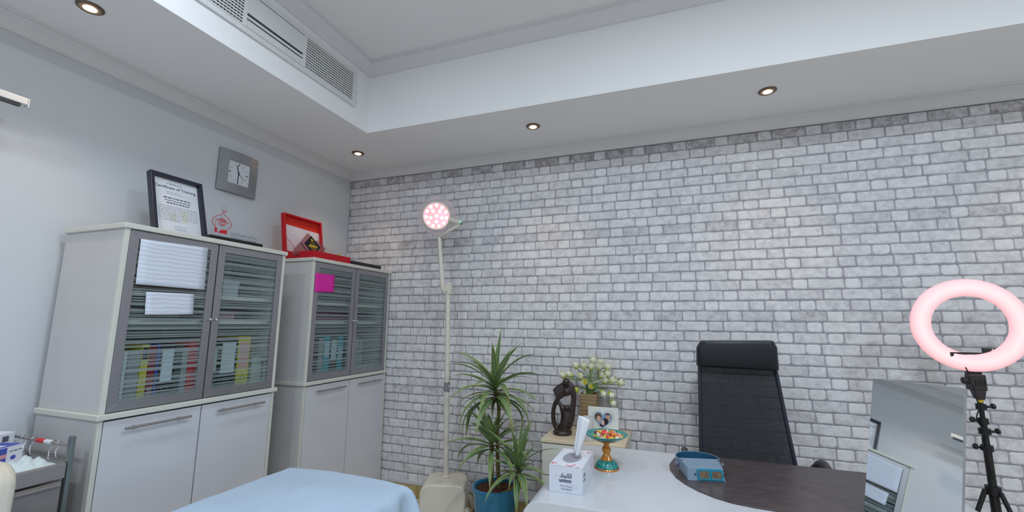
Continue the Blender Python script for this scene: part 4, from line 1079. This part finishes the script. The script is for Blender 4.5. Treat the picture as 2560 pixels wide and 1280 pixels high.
ORD = ['leftmost', 'second from left', 'third from left', 'fourth from left', 'fifth from left', 'sixth from left', 'seventh from left', 'eighth from left', 'ninth from left', 'tenth from left', 'eleventh from left']
for k, (a, b) in enumerate(TUL):
    q = random.Random(50+k); yy = VY+q.uniform(-.075, .035)
    p = pix(1380+a/4, 880+b/4, y=yy)
    tier = 'top' if b < 180 else 'middle' if b < 330 else 'lower'
    t = thing('tulip', '%s tulip in the vase, %s in the %s tier of blooms' % ('yellow green' if k == 21 else 'white', ORD[sorted(CELL[tier]).index((a, b))], tier), 'tulip', tuple(mouth), group='tulips in the woven vase')
    d = (p-mouth); d.z = max(d.z, .01)
    dirn = Vector((d.x*1.2, d.y-.03, d.z*.9+(.03 if b < 330 else -.06)))
    if b in (300, 345): dirn = Vector((.1, -.9, .35))
    if b > 400: dirn = Vector((.5, -.35, -.6))
    dirn.normalize()
    base = (p-mouth)-dirn*.022
    c1 = Vector((d.x*.15, d.y*.15, max(.02, d.z*.55)))
    s0 = Vector((max(-.03, min(.03, d.x*.2)), max(-.03, min(.03, d.y*.2)), -.10))
    MB().tube(sm_([tuple(s0), tuple(c1), tuple(base-dirn*.02), tuple(base)], 4), .0028, 6).build('stem', GRN, t, 60)
    bloom(base, dirn, .0255, .058, .55 if b not in (300, 345) else .1, t, PETY if k == 21 else PET)
    MB().lathe([(.002, 0), (.013, .004), (.019, .012), (.021, .018)], 10, base-dirn*.002, dirn).build('bloom_base', PETY, t, 60)
    if b in (300, 345, 292, 246): MB().lathe([(.0005, .012), (.008, .014), (.010, .03), (.0005, .042)], 8, base, dirn).build('stamen', pm('yellow_stamen', (222, 196, 40), .6), t, 60)
# a few leaves of the bunch
for k, (a, b) in enumerate(((440, 300), (470, 330), (300, 335), (430, 360))):
    q = pix(1380+a/4, 880+b/4, y=VY-.03)-mouth
    n = 8; vs = []
    for i in range(n+1):
        t = i/n; c = q*t*1.25+Vector((0, 0, .03*math.sin(PI*t)-.03)); w_ = .011*math.sin(PI*min(1, t*.85+.12))
        vs += [c+Vector((-w_*.7, 0, w_*.5)), c+Vector((0, .003, 0)), c+Vector((w_*.7, 0, -w_*.5))]
    MB().add(vs, [f for i in range(n) for f in ((i*3, i*3+1, i*3+4, i*3+3), (i*3+1, i*3+2, i*3+5, i*3+4))]).build('tulip_leaf', GRN, vz, smooth=180, loc=(0, 0, VH))

# heart photo frame
pf = thing('photo_frame', 'white frame with a heart shaped family photo in front of the vase', 'picture frame', (-.586, 3.165, ZB+.0005))
lean = math.radians(8); pu = Vector((0, math.sin(lean), math.cos(lean))); pn_ = Vector((0, -math.cos(lean), math.sin(lean))); px_ = Vector((1, 0, 0))
MB().prism([(0, 0), (.210, 0), (.210, .188), (0, .188)], (0, 0, 0), px_, pu, pn_*-.014).build('frame_board', pm('white_frame_board', (224, 226, 220), .45), pf, bevel=.003)
MB().prism([(.08, 0), (.12, 0), (.105, .15)], Vector((0, .014, 0)), px_, Vector((0, .30, .95)).normalized(), (0, .003, 0)).build('easel_strut', WHITE_PL, pf)
def heart(s_, n=36):
    out = []
    for k in range(n):
        t = 2*PI*k/n; out.append((.105+s_*16*math.sin(t)**3, .108+s_*(13*math.cos(t)-5*math.cos(2*t)-2*math.cos(3*t)-math.cos(4*t))))
    return out
MB().prism(heart(.00500), pn_*.0003, px_, pu, pn_*.0006).build('heart_mount', pm('pale_mount', (206, 208, 202), .6), pf)
HP = heart(.00385)
MB().prism(HP, pn_*.0012, px_, pu, pn_*.0006).build('heart_photo', pm('photo_blue', (120, 150, 190), .35, vary=.2, scale=30), pf)
def patch(nm, c, cx_, cz_, rx, rz, k, ang=0):
    pts = [(cx_+rx*math.cos(a)*math.cos(ang)-rz*math.sin(a)*math.sin(ang), cz_+rx*math.cos(a)*math.sin(ang)+rz*math.sin(a)*math.cos(ang)) for a in [2*PI*i/16 for i in range(16)]]
    MB().prism(pts, pn_*(.0020+k*.0003), px_, pu, pn_*.0002).build(nm, pm('photo_%d_%d_%d' % c, c, .35), pf)
patch('photo_print', (92, 74, 54), .072, .124, .023, .024, 0); patch('photo_print', (214, 170, 146), .076, .110, .014, .020, 1)
patch('photo_print', (206, 160, 134), .139, .124, .016, .024, 0); patch('photo_print', (70, 56, 50), .137, .143, .015, .006, 1)
patch('photo_print', (34, 34, 48), .122, .096, .020, .022, 2); patch('photo_print', (222, 184, 166), .104, .088, .011, .018, 3); patch('photo_print', (36, 36, 60), .098, .070, .016, .010, 1)

# white handled mug behind the tissue box
mg = thing('white_mug', 'tall white mug with a handle mostly hidden behind the tissue box', 'mug', (-.555, 3.02, ZB))
MB().lathe([(0, 0), (.032, 0), (.036, .004), (.038, .15), (.035, .15), (.033, .008), (0, .008)], 28).build('body', WHITE_PL, mg, 50)
MB().tube(sm_([(-.036, 0, .13), (-.062, -.005, .125), (-.070, -.006, .085), (-.060, -.005, .045), (-.036, 0, .035)], 5), .006, 8).build('handle', WHITE_PL, mg, 60)
MB().lathe([(.0373, .045), (.0380, .045), (.0383, .075), (.0376, .075), (.0373, .045)], 28).build('blue_band', pm('slate_band', (120, 140, 150), .5), mg, 50)

# ================================================================== DESK
DX0, DX1, DY0, DY1, DZ = -.600, 1.118, 1.785, 2.672, .75
dk = thing('office_desk', 'white executive desk with rounded ends and a dark writing surface', 'desk', (DX0, DY0, 0))
W, D, R, T = DX1-DX0, DY1-DY0, .075, .045
DW = pm('satin_white_desk', (202, 204, 210), .28, vary=.015, coat=.2)
outer = [(0, 0)]+[(R-R*math.cos(a), DZ-R+R*math.sin(a)) for a in [PI/2*i/10 for i in range(11)]]+[(W-R+R*math.sin(a), DZ-R+R*math.cos(a)) for a in [PI/2*i/10 for i in range(11)]]+[(W, 0)]
Ri = R-T
inner_ = [(W-T, 0)]+[(W-R+Ri*math.cos(a), DZ-R+Ri*math.sin(a)) for a in [PI/2*i/6 for i in range(7)]]+[(R-Ri*math.sin(a), DZ-R+Ri*math.cos(a)) for a in [PI/2*i/6 for i in range(7)]]+[(T, 0)]
no, ni = len(outer), len(inner_); inn = inner_[::-1]
# strip of matching quads: outer and inner walked together
def resample(p, n):
    L_ = [0]
    for a, b in zip(p, p[1:]): L_.append(L_[-1]+math.dist(a, b))
    out = []
    for k in range(n):
        s_ = L_[-1]*k/(n-1); i = max(j for j in range(len(L_)) if L_[j] <= s_+1e-9); i = min(i, len(p)-2)
        f = (s_-L_[i])/(L_[i+1]-L_[i]); out.append((p[i][0]+(p[i+1][0]-p[i][0])*f, p[i][1]+(p[i+1][1]-p[i][1])*f))
    return out
cor = lambda r, n: [(R-r*math.cos(a), DZ-R+r*math.sin(a)) for a in [PI/2*i/n for i in range(n+1)]]
oL = [(0, 0)]+cor(R, 10); iL = [(T, 0)]+cor(Ri, 10)
mir = lambda p: [(W-a, b) for a, b in reversed(p)]
O_, I_ = oL+mir(oL), iL+mir(iL); n = len(O_); vs = []
for y_ in (0, D): vs += [(a, y_, b) for a, b in O_]+[(a, y_, b) for a, b in I_]
fs = []
for i in range(n-1):
    fs += [(i, i+1, n+i+1, n+i), (2*n+i, 3*n+i, 3*n+i+1, 2*n+i+1), (i, 2*n+i, 2*n+i+1, i+1), (n+i, n+i+1, 3*n+i+1, 3*n+i)]
fs += [(0, n, 3*n, 2*n), (n-1, 3*n-1, 4*n-1, 2*n-1)]
MB().add(vs, fs).build('desk_shell', DW, dk, smooth=35, bevel=.0015)
MB().box(T+.002, W-T-.002, .012, .034, .08, DZ-T-.002).build('front_panel', DW, dk, bevel=.002)
WENGE = woodgrain('dark_wenge', (60, 51, 53), (92, 82, 82), .34, (2, 22, 2))
pts = [(.02, 2.666), (-.025, 2.57), (-.047, 2.45), (-.043, 2.37), (-.018, 2.27), (.022, 2.19), (.072, 2.125), (.128, 2.073), (.19, 2.038), (.27, 2.020), (.37, 2.012), (.48, 2.014), (.58, 2.03), (.68, 2.065), (.76, 2.12), (.815, 2.20), (.840, 2.30), (.845, 2.42), (.845, 2.64), (.835, 2.66), (.815, 2.666)]
MB().prism([(a-DX0, b-DY0) for a, b in pts], (0, 0, DZ+.0002), (1, 0, 0), (0, 1, 0), (0, 0, .005)).build('writing_surface', WENGE, dk, bevel=.0015)

# tissue box
tx = thing('tissue_box', 'white facial tissue box with a tissue sticking out on the desk', 'tissue box', (-.519, 1.905, DZ+.0003))
TW, TD, TH = .142, .262, .105
KRT = spots_mat('white_carton', (214, 218, 228), (206, 210, 222), 20, .55, .6); REDV = spots_mat('vine_print', (222, 222, 230), (196, 92, 116), 46, .55, .6)
m = MB(); vs = []
MB().box(0, TW, 0, TD, 0, TH-.001).build('carton', KRT, tx, bevel=.0012)
# top panel with oval opening
n = 32; cx_, cy_, ra, rb_ = TW/2, TD/2, .040, .075
out, inn_ = [], []
for k in range(n):
    a = 2*PI*k/n+PI/4; ca, sa = math.cos(a), math.sin(a); s_ = 1/max(abs(ca), abs(sa))
    out.append((cx_+TW/2*ca*s_, cy_+TD/2*sa*s_, TH)); inn_.append((cx_+ra*ca, cy_+rb_*sa, TH))
MB().add(out+inn_, [(k, (k+1) % n, n+(k+1) % n, n+k) for k in range(n)]).build('top_panel', KRT, tx)
MB().add([(cx_+(ra-.001)*math.cos(2*PI*k/n), cy_+(rb_-.001)*math.sin(2*PI*k/n), TH-.0006) for k in range(n)], [tuple(range(n))]).build('opening', pm('grey_opening', (150, 150, 160), .9), tx)
MB().box(.003, TW-.003, .003, .040, TH+.0001, TH+.0004).build('vine_pattern', REDV, tx)
MB().box(.003, TW-.003, TD-.055, TD-.003, TH+.0001, TH+.0004).build('vine_pattern', REDV, tx)
MB().box(TW+.0001, TW+.0004, TD-.06, TD-.003, .03, TH-.004).build('vine_pattern', REDV, tx)
NAVY = pm('navy_print', (58, 58, 92), .6)
text('arabic_logo', shape_ar('الاتحاد'), NAVY, tx, (.046, -.0004, .060), (1, 0, 0), (0, 0, 1), .050, .019, bold=.02)
text('latin_logo', 'union', NAVY, tx, (.043, -.0004, .042), (1, 0, 0), (0, 0, 1), .052, .015, bold=.03)
text('product_lettering', 'Facial Tissue', pm('grey_ink2', (110, 112, 136), .7), tx, (.048, -.0004, .024), (1, 0, 0), (0, 0, 1), .050, .007)
strokes(tx, (0, -.0004, 0), (1, 0, 0), (0, 0, 1), [(.052, .014, .044, .004)], GREY, 31)
strokes(tx, (TW+.0002, 0, 0), (0, 1, 0), (0, 0, 1), [(.02, .062, .045, .012), (.02, .044, .04, .010)], GREY, 32)
# tissue: twisted sheet
def tis():
    n, k_ = 14, 8; vs = []
    A = [pix(*p, y=1.905+TD/2) for p in ((1432, 1137), (1446, 1142), (1476, 1052), (1447, 1038))]
    o = Vector((-.519, 1.905, DZ)); A = [p-o for p in A]
    for i in range(n+1):
        t = i/n; l_ = A[0].lerp(A[3], t); r2 = A[1].lerp(A[2], t)
        for j in range(k_+1):
            s_ = j/k_; p = l_.lerp(r2, s_); f = .012*math.sin(s_*PI*2.2+t*1.5)*(.4+.6*(1-t))
            vs.append((p.x, p.y+f-.01*t, p.z+.006*math.sin(s_*PI)*t))
    return MB().add(vs, [(i*(k_+1)+j, i*(k_+1)+j+1, (i+1)*(k_+1)+j+1, (i+1)*(k_+1)+j) for i in range(n) for j in range(k_)])
o = tis().build('tissue', PAPER, tx, smooth=180)
s = o.modifiers.new('thick', 'SOLIDIFY'); s.thickness = .0012

# pedestal candy dish
cd = thing('candy_dish', 'turquoise and amber pedestal dish full of wrapped sweets on the desk', 'dish', (-.333, 2.29, DZ+.0003))
TEAL = spots_mat('turquoise_mosaic', (54, 150, 142), (24, 92, 98), 120, .52, .25)
AMB = pm('amber_glass', (206, 134, 34), .12, vary=.12, scale=14, coat=.5)
COP = pm('copper_rim', (214, 138, 72), .22, metal=.6)
MB().lathe([(0, 0), (.058, 0), (.060, .004), (.058, .008), (0, .009)], 40).build('foot_rim', COP, cd, 50)
MB().lathe([(.056, .0085), (.054, .018), (.044, .032), (.032, .040), (.026, .0415)], 40).build('foot', TEAL, cd, 60)
MB().lathe([(.030, .041), (.026, .048), (.017, .062), (.014, .068), (.018, .074), (.022, .083), (.022, .089), (.018, .097), (.014, .101), (.013, .108), (.017, .118), (.024, .122)], 36).build('stem', AMB, cd, 60)
MB().lathe([(.020, .1215), (.045, .127), (.060, .134), (.062, .136)], 40).build('dish_under', COP, cd, 60)
MB().lathe([(.004, .130), (.060, .136), (.085, .1465), (.104, .158), (.106, .161), (.103, .162), (.083, .151), (.058, .141), (.004, .134)], 48).build('dish', TEAL, cd, 60)
CN = [((222, 60, 50), 'red'), ((236, 140, 60), 'orange'), ((232, 222, 214), 'white'), ((226, 186, 70), 'yellow'), ((236, 120, 110), 'pink'), ((120, 150, 80), 'green'), ((214, 170, 130), 'beige')]
proto = {}
q = random.Random(77); spots = []
for k in range(64):
    lay = 0 if k < 38 else (1 if k < 56 else 2)
    r_ = math.sqrt(q.random())*(.070, .050, .028)[lay]; a = q.uniform(0, 2*PI)
    spots.append((r_*math.cos(a), r_*math.sin(a), (.150, .160, .169)[lay]+.09*max(0, r_-.045)*(lay == 0)))
for k, (x_, y_, z_) in enumerate(spots):
    c, nm = CN[k % len(CN)]
    if nm not in proto:
        t = thing('wrapped_sweet', 'small %s wrapped sweet heaped in the pedestal dish' % nm, 'sweet', group='%s wrapped sweets in the pedestal dish' % nm)
        mt = pm('sweet_'+nm, c, .25, vary=.2, scale=120)
        MB().lathe([(.001, -.011), (.005, -.009), (.0075, -.004), (.008, 0), (.0075, .004), (.005, .009), (.001, .011)], 9, (0, 0, 0), (1, 0, 0)).build('sweet_body', mt, t, 60)
        for s_ in (-1, 1): MB().lathe([(.0015, 0), (.006, .006), (.0065, .008)], 7, (s_*.010, 0, 0), (s_, 0, 0)).build('wrapper_end', mt, t)
        proto[nm] = t
    else: t = dup(proto[nm])
    t.location = (-.333+x_, 2.29+y_, DZ+z_); t.rotation_euler = (q.uniform(-.5, .5), q.uniform(-.5, .5), q.uniform(0, 6.28))

# binocular magnifier headband
LX = Vector((.97, .244, 0)).normalized(); ang = math.atan2(LX.y, LX.x)
lo2 = thing('magnifier_headband', 'blue head worn binocular magnifier lying on the dark desk surface', 'magnifier', (.112, 2.262, DZ+.0056), rz=ang)
BLUV = pm('dusty_blue_plastic', (122, 142, 162), .42, vary=.05); BLUD = pm('deep_blue_lining', (30, 84, 118), .5); TEALF = pm('bright_teal_frame', (36, 132, 158), .3)
# hood: front (local y = 0) to back y = .085
fwid, bwid = .082, .088
hood = [(-fwid, 0, 0), (fwid, 0, 0), (fwid-.004, .012, .052), (-fwid+.004, .012, .052), (-bwid, .11, .012), (bwid, .11, .012), (bwid, .10, .066), (-bwid, .10, .066)]
MB().add(hood, [(0, 1, 2, 3), (3, 2, 6, 7), (0, 3, 7, 4), (1, 5, 6, 2)]).build('hood', BLUV, lo2, bevel=.004, seg=3)
so = lo2.children[-1].modifiers.new('thick', 'SOLIDIFY'); so.thickness = .003
fz = Vector((0, .012, .052)).normalized(); fn_ = Vector((0, -.052, .012)).normalized()
def fpos(a, b, c=0): return Vector((a, 0, 0))+fz*b+fn_*c
def frame_rect(a0, a1, b0, b1, t, c0, c1, nm, mat):
    A_ = [(a0, b0), (a1, b0), (a1, b1), (a0, b1)]; B_ = [(a0+t, b0+t), (a1-t, b0+t), (a1-t, b1-t), (a0+t, b1-t)]
    m = MB()
    for q_ in range(4): m.prism([A_[q_], A_[(q_+1) % 4], B_[(q_+1) % 4], B_[q_]], fn_*c0, (1, 0, 0), fz, fn_*(c1-c0))
    return m.build(nm, mat, lo2, bevel=.001)
MB().prism([(-.038, -.001), (.074, -.001), (.074, .046), (.066, .049), (-.030, .049), (-.038, .046)], fn_*.0017, (1, 0, 0), fz, fn_*.003).build('lens_carrier', TEALF, lo2, bevel=.001)
for a0 in (-.034, .020): frame_rect(a0, a0+.050, .004, .044, .005, .0048, .009, 'lens_rim', TEALF)
LENS = pm('amber_lens', (110, 84, 60), .08, vary=.5, scale=60, coat=1)
for a0 in (-.034, .020): MB().prism([(a0+.005, .009), (a0+.045, .009), (a0+.045, .039), (a0+.005, .039)], fn_*.0049, (1, 0, 0), fz, fn_*.002).build('lens', LENS, lo2)
for a0 in (-.046, .079): MB().lathe([(.0035, 0), (.0035, .004), (0, .005)], 10, fpos(a0, .026, .0015), fn_).build('screw', BLACK_PL, lo2, 40)
# headband loop
m = MB(); n = 40; vo, vi = [], []
for k in range(n+1):
    a = -.55+(PI+1.1)*k/n; x_ = .098*math.cos(a); y_ = .125+.098*math.sin(a)
    for rr, lst in ((1, vo), (.965, vi)):
        lst.append((x_*rr, .125+(y_-.125)*rr))
zb0, zb1 = .028, .066
vs = []
for (a, b), (c, d) in zip(vo, vi): vs += [(a, b, zb0), (a, b, zb1), (c, d, zb1), (c, d, zb0)]
MB().add(vs, [(i*4+j, (i+1)*4+j, (i+1)*4+(j+1) % 4, i*4+(j+1) % 4) for i in range(n) for j in range(4)]).build('headband', BLUV, lo2, smooth=40)
vs = []
for (c, d) in vi: c_, d_ = c*.985, .125+(d-.125)*.985; vs += [(c*.999, .125+(d-.125)*.999, zb0+.002), (c_, d_, zb0+.002), (c_, d_, zb1-.002), (c*.999, .125+(d-.125)*.999, zb1-.002)]
MB().add(vs, [(i*4+j, (i+1)*4+j, (i+1)*4+(j+1) % 4, i*4+(j+1) % 4) for i in range(n) for j in range(4)]).build('sweatband', BLUD, lo2, smooth=40)
for s_ in (-1, 1): MB().lathe([(.006, 0), (.012, .002), (.012, .014), (.010, .016), (0, .016)], 14, (s_*.094, .10, .040), (s_, 0, 0)).build('pivot_knob', pm('lilac_grey_knob', (104, 102, 122), .4), lo2, 40)
for s_ in (-.05, .05): MB().box(s_-.006, s_+.006, .214, .222, 0, .03).build('band_tab', BLUV, lo2, bevel=.002)

# ================================================================== OFFICE CHAIR
oc = thing('office_chair', 'black mesh office chair with padded headrest behind the desk', 'chair', (.365, 2.86, 0))
o0 = Vector((.365, 2.86, 0))
yt, yb2 = 3.08, 2.99
TL, TR = pix(1749, 905, y=yt)-o0, pix(1940, 928, y=yt)-o0
BL, BR = pix(1753, 1142, y=yb2)-o0, pix(1990, 1166, y=yb2)-o0
def dn_ext(T_, B_, z): d = (B_-T_); return T_+d*((z-T_.z)/d.z)
BL2, BR2 = dn_ext(TL, BL, .50), dn_ext(TR, BR, .50)
CHB = pm('black_chair_frame', (44, 46, 58), .35, vary=.08); LEA = pm('black_leather', (30, 30, 36), .38, vary=.1, bump=.1, bscale=140)
up_l, up_r = TL+(TL-BL)*.18, TR+(TR-BR)*.16
MB().tube([BL2, TL.lerp(BL2, .5)+Vector((0, .012, 0)), up_l], .0135, 12, flat=.8).build('back_post', CHB, oc, 60)
MB().tube([BR2, TR.lerp(BR2, .5)+Vector((0, .012, 0)), up_r], .0135, 12, flat=.8).build('back_post', CHB, oc, 60)
MB().tube([BL2, BR2], .014, 10).build('lower_crossbar', CHB, oc, 60)
n, k_ = 16, 10; vs = []
for i in range(n+1):
    a, b = up_l.lerp(BL2, i/n), up_r.lerp(BR2, i/n)
    for j in range(k_+1):
        p = a.lerp(b, j/k_); s_ = j/k_; vs.append((p.x, p.y+.020*math.sin(PI*s_)+.010*math.sin(PI*i/n), p.z))
MB().add(vs, [(i*(k_+1)+j, i*(k_+1)+j+1, (i+1)*(k_+1)+j+1, (i+1)*(k_+1)+j) for i in range(n) for j in range(k_)]).build('back_net', mesh_fabric(), oc, smooth=180)
# headrest cushion
h0 = (up_l+up_r)/2; HP_ = [pix(*p, y=3.055)-o0 for p in ((1741, 915), (1741, 868), (1752, 851), (1931, 851), (1941, 868), (1946, 927))]
ctr = sum(HP_, Vector())/6; m = MB()
def ringp(s_, dy): return [Vector((ctr.x+(p.x-ctr.x)*s_, dy-o0.y+(.0), ctr.z+(p.z-ctr.z)*s_)) for p in HP_]
lay_ = [ringp(.82, 3.002), ringp(.95, 3.010), ringp(1, 3.032), ringp(1, 3.085), ringp(.93, 3.10)]
vs = [p for L_ in lay_ for p in L_]
MB().add(vs, [(r*6+k, r*6+(k+1) % 6, (r+1)*6+(k+1) % 6, (r+1)*6+k) for r in range(4) for k in range(6)]+[(0, 1, 2, 3, 4, 5), (29, 28, 27, 26, 25, 24)]).build('headrest', LEA, oc, smooth=50, bevel=.012, seg=3)
MB().box(-.245, .245, -.36, .12, .43, .505).build('seat', LEA, oc, bevel=.03, seg=3)
for s_ in (-1, 1):
    ax_ = s_*.335+.005
    pa = [(ax_-s_*.07, .12, .60), (ax_-s_*.01, .09, .68), (ax_, .02, .722), (ax_, -.06, .728), (ax_, -.125, .70), (ax_, -.13, .60), (ax_-s_*.04, -.11, .50), (ax_-s_*.10, -.08, .455)]
    MB().tube(sm_(pa, 5), [.022]*14+[.024]*8+[.019]*14, 10, flat=.75).build('armrest', pm('dark_grey_arm', (70, 68, 70), .5), oc, 60)
MB().tube([(0, -.10, .08), (0, -.10, .30)], .028, 16).build('gas_column', BLACK_PL, oc, 50)
MB().tube([(0, -.10, .30), (0, -.10, .43)], .018, 14).build('gas_piston', CHROME, oc, 50)
MB().box(-.09, .09, -.19, .0, .405, .43).build('tilt_mechanism', BLACK_PL, oc, bevel=.005)
MB().tube([(0, -.02, .42), (0, .10, .43), (.0, .128, .50)], .022, 10, flat=.5).build('back_bracket', BLACK_PL, oc, 60)
for k in range(5):
    a = 2*PI*k/5+.3; d = Vector((math.cos(a), math.sin(a), 0)); p = Vector((0, -.10, 0))
    MB().tube([p+Vector((0, 0, .095)), p+d*.30+Vector((0, 0, .072))], [.024, .015], 10).build('base_arm', BLACK_PL, oc, 50)
    MB().lathe([(0, -.02), (.026, -.02), (.029, -.01), (.029, .01), (.026, .02), (0, .02)], 16, p+d*.30+Vector((0, 0, .030)), (-d.y, d.x, 0)).build('castor', BLACK_PL, oc, 40)

# ================================================================== TABLE MIRROR
mr = thing('table_mirror', 'frameless leaning mirror standing on the right of the desk', 'mirror', (.75, 2.10, DZ))
Lt, Rt = Vector((.745, 2.190, 1.2405)), Vector((.929, 1.980, 1.2405)); mn = Vector((-.727, -.627, .279)).normalized()
dv = -(Vector((0, 0, 1))-mn*mn.z).normalized(); mo = Vector((.75, 2.10, DZ)); hl_ = (1.2405-DZ-.0006)/-dv.z
q4 = [Lt-mo, Rt-mo, Rt-mo+dv*hl_, Lt-mo+dv*hl_]
def slab(q4, d, nm, mat, inset=0):
    c = sum(q4, Vector())/4; P_ = [p+(c-p).normalized()*inset for p in q4]
    MB().add(P_+[p+d for p in P_], [(0, 1, 2, 3), (7, 6, 5, 4)]+[(k, k+4, (k+1) % 4+4, (k+1) % 4) for k in range(4)]).build(nm, mat, mr)
MIR = pm('mirror_silver', (228, 232, 234), .015, metal=1, vary=.004)
slab(q4, mn*-.010, 'backing_board', pm('grey_backing', (150, 150, 152), .6))
slab([p+mn*.0005 for p in q4], mn*.003, 'mirror_glass', MIR, .002)
bt = (q4[0]+q4[1])/2+dv*(hl_*.35)-mn*.012
MB().tube([bt, Vector((bt.x, bt.y, 0))+Vector((.06, .08, .006))], .006, 10).build('rear_strut', STEEL, mr, 50)
# ================================================================== RING LIGHT
RC = Vector((1.46, 3.0, 1.457))
rg = thing('ring_light', 'glowing pink white ring light on a black tripod at the right', 'ring light', (1.46, 3.0, 0))
rcl = Vector((0, 0, RC.z)); rn = Vector((-.10, -1, -.03)).normalized()
PINK, nt, bs = node_mat('pink_diffuser')
tc = N(nt, 'ShaderNodeTexCoord'); sb = N(nt, 'ShaderNodeVectorMath', operation='SUBTRACT'); sb.inputs[1].default_value = rcl
nt.links.new(tc.outputs['Object'], sb.inputs[0]); ln_ = N(nt, 'ShaderNodeVectorMath', operation='LENGTH'); nt.links.new(sb.outputs[0], ln_.inputs[0])
mp = N(nt, 'ShaderNodeMapRange'); mp.inputs['From Min'].default_value = .145; mp.inputs['From Max'].default_value = .245; nt.links.new(ln_.outputs['Value'], mp.inputs['Value'])
rr_ = N(nt, 'ShaderNodeValToRGB'); rr_.color_ramp.elements[0].color = lin((250, 168, 176)); rr_.color_ramp.elements[1].color = lin((250, 168, 176))
for p_, c_ in ((.28, (255, 208, 208)), (.5, (255, 228, 226)), (.72, (255, 208, 208))): rr_.color_ramp.elements.new(p_).color = lin(c_)
nt.links.new(mp.outputs[0], rr_.inputs[0]); nt.links.new(rr_.outputs[0], bs.inputs['Emission Color']); bs.inputs['Emission Strength'].default_value = .72
bs.inputs['Base Color'].default_value = lin((200, 160, 166)); bs.inputs['Roughness'].default_value = .5
pr = [(.150, 0), (.153, .008), (.166, .014), (.195, .016), (.224, .014), (.237, .008), (.240, 0), (.150, 0)]
MB().lathe(pr, 72, rcl, rn).build('ring_diffuser', PINK, rg, 60)
MB().lathe([(.154, -.0005), (.236, -.0005), (.234, -.012), (.222, -.022), (.168, -.022), (.156, -.012), (.154, -.0005)], 72, rcl, rn).build('ring_housing', BLACK_PL, rg, 50)
BRW = pm('dark_brown_plastic', (52, 44, 44), .45)
# phone tray inside the ring and the head block below it
MB().box(-.095, .135, -.002, .022, RC.z-.166, RC.z-.142).build('accessory_bar', BRW, rg, bevel=.002)
for xx in (.060, .108): MB().box(xx-.016, xx+.016, -.004, .020, RC.z-.1415, RC.z-.118).build('thumb_screw', BRW, rg, bevel=.003)
zh = 1.20
MB().box(-.030, .030, .010, .035, zh-.01, RC.z-.16).build('ring_bracket', BRW, rg, bevel=.003)
MB().box(-.036, .030, -.018, .030, 1.125, 1.205).build('head_block', BRW, rg, bevel=.005)
for k in range(4): MB().box(-.018+k*.012, -.013+k*.012, -.0195, -.017, 1.15, 1.18).build('block_slot', BLACK_PL, rg)
MB().lathe([(0, 0), (.014, 0), (.017, .004), (.017, .022), (.012, .026), (0, .026)], 16, (-.036, 0, 1.172), (-1, 0, 0)).build('tilt_knob', BRW, rg, 40)
MB().prism([(-.026, 1.125), (.024, 1.125), (.014, 1.08), (-.014, 1.08)], (0, -.016, 0), (1, 0, 0), (0, 0, 1), (0, .04, 0)).build('block_neck', BRW, rg, bevel=.003)
MB().tube([(0, 0, 1.066), (0, 0, 1.080)], .0125, 14).build('yellow_collar', pm('yellow_collar', (204, 172, 30), .4), rg, 50)
BLK = pm('black_tube', (34, 32, 32), .35, vary=.1)
for nm, za, zb, r_ in (('top_tube', .98, 1.066, .0105), ('upper_tube', .78, .98, .0135), ('middle_tube', .55, .86, .0165), ('lower_tube', .12, .62, .0195)):
    MB().tube([(0, 0, za), (0, 0, zb)], r_, 14).build(nm, BLK, rg, 50)
for z, s_ in ((1.045, 1), (.975, -1), (.925, 1), (.845, -1)):
    r_ = .021 if z > .95 else .024
    c_ = MB().tube([(0, 0, z-.014), (0, 0, z+.014)], r_, 14).build('clamp', BLACK_PL, rg, 50)
    MB().tube([(s_*r_, 0, z), (s_*(r_+.018), -.006, z+.003)], .006, 8).build('clamp_stem', BLACK_PL, c_, 50)
    MB().lathe([(0, 0), (.010, 0), (.014, .004), (.014, .012), (.010, .016), (0, .016)], 10, (s_*(r_+.016), -.006, z+.004), (s_, -.1, .2)).build('clamp_knob', BLACK_PL, c_, 40)
MB().tube([(0, 0, .625), (0, 0, .665)], .030, 16).build('leg_hub', BLACK_PL, rg, 50)
for k in range(3):
    a = -PI/2+.45+2*PI*k/3; d = Vector((math.cos(a), math.sin(a), 0))
    MB().tube([d*.030+Vector((0, 0, .645)), d*.16+Vector((0, 0, .30)), d*.30+Vector((0, 0, .018))], .0105, 8).build('leg', BLK, rg, 60)
    MB().tube([d*.02+Vector((0, 0, .30)), d*.16+Vector((0, 0, .30))], .006, 8).build('leg_strut', BLK, rg, 50)
    MB().lathe([(0, 0), (.014, 0), (.016, .008), (.013, .022), (0, .024)], 12, d*.302).build('rubber_foot', BLACK_PL, rg, 50)
cb = [(-.045, -.012, 1.24), (-.028, -.012, 1.19), (-.026, -.02, 1.13), (-.022, -.02, 1.08), (-.018, -.02, 1.04), (-.034, -.02, .985), (-.012, -.02, .93), (-.022, -.02, .90), (-.022, -.02, .84), (-.010, -.022, .79), (-.004, -.023, .70)]
MB().tube(sm_(cb, 5), .0028, 7).build('power_cable', BLACK_PL, rg, 60)
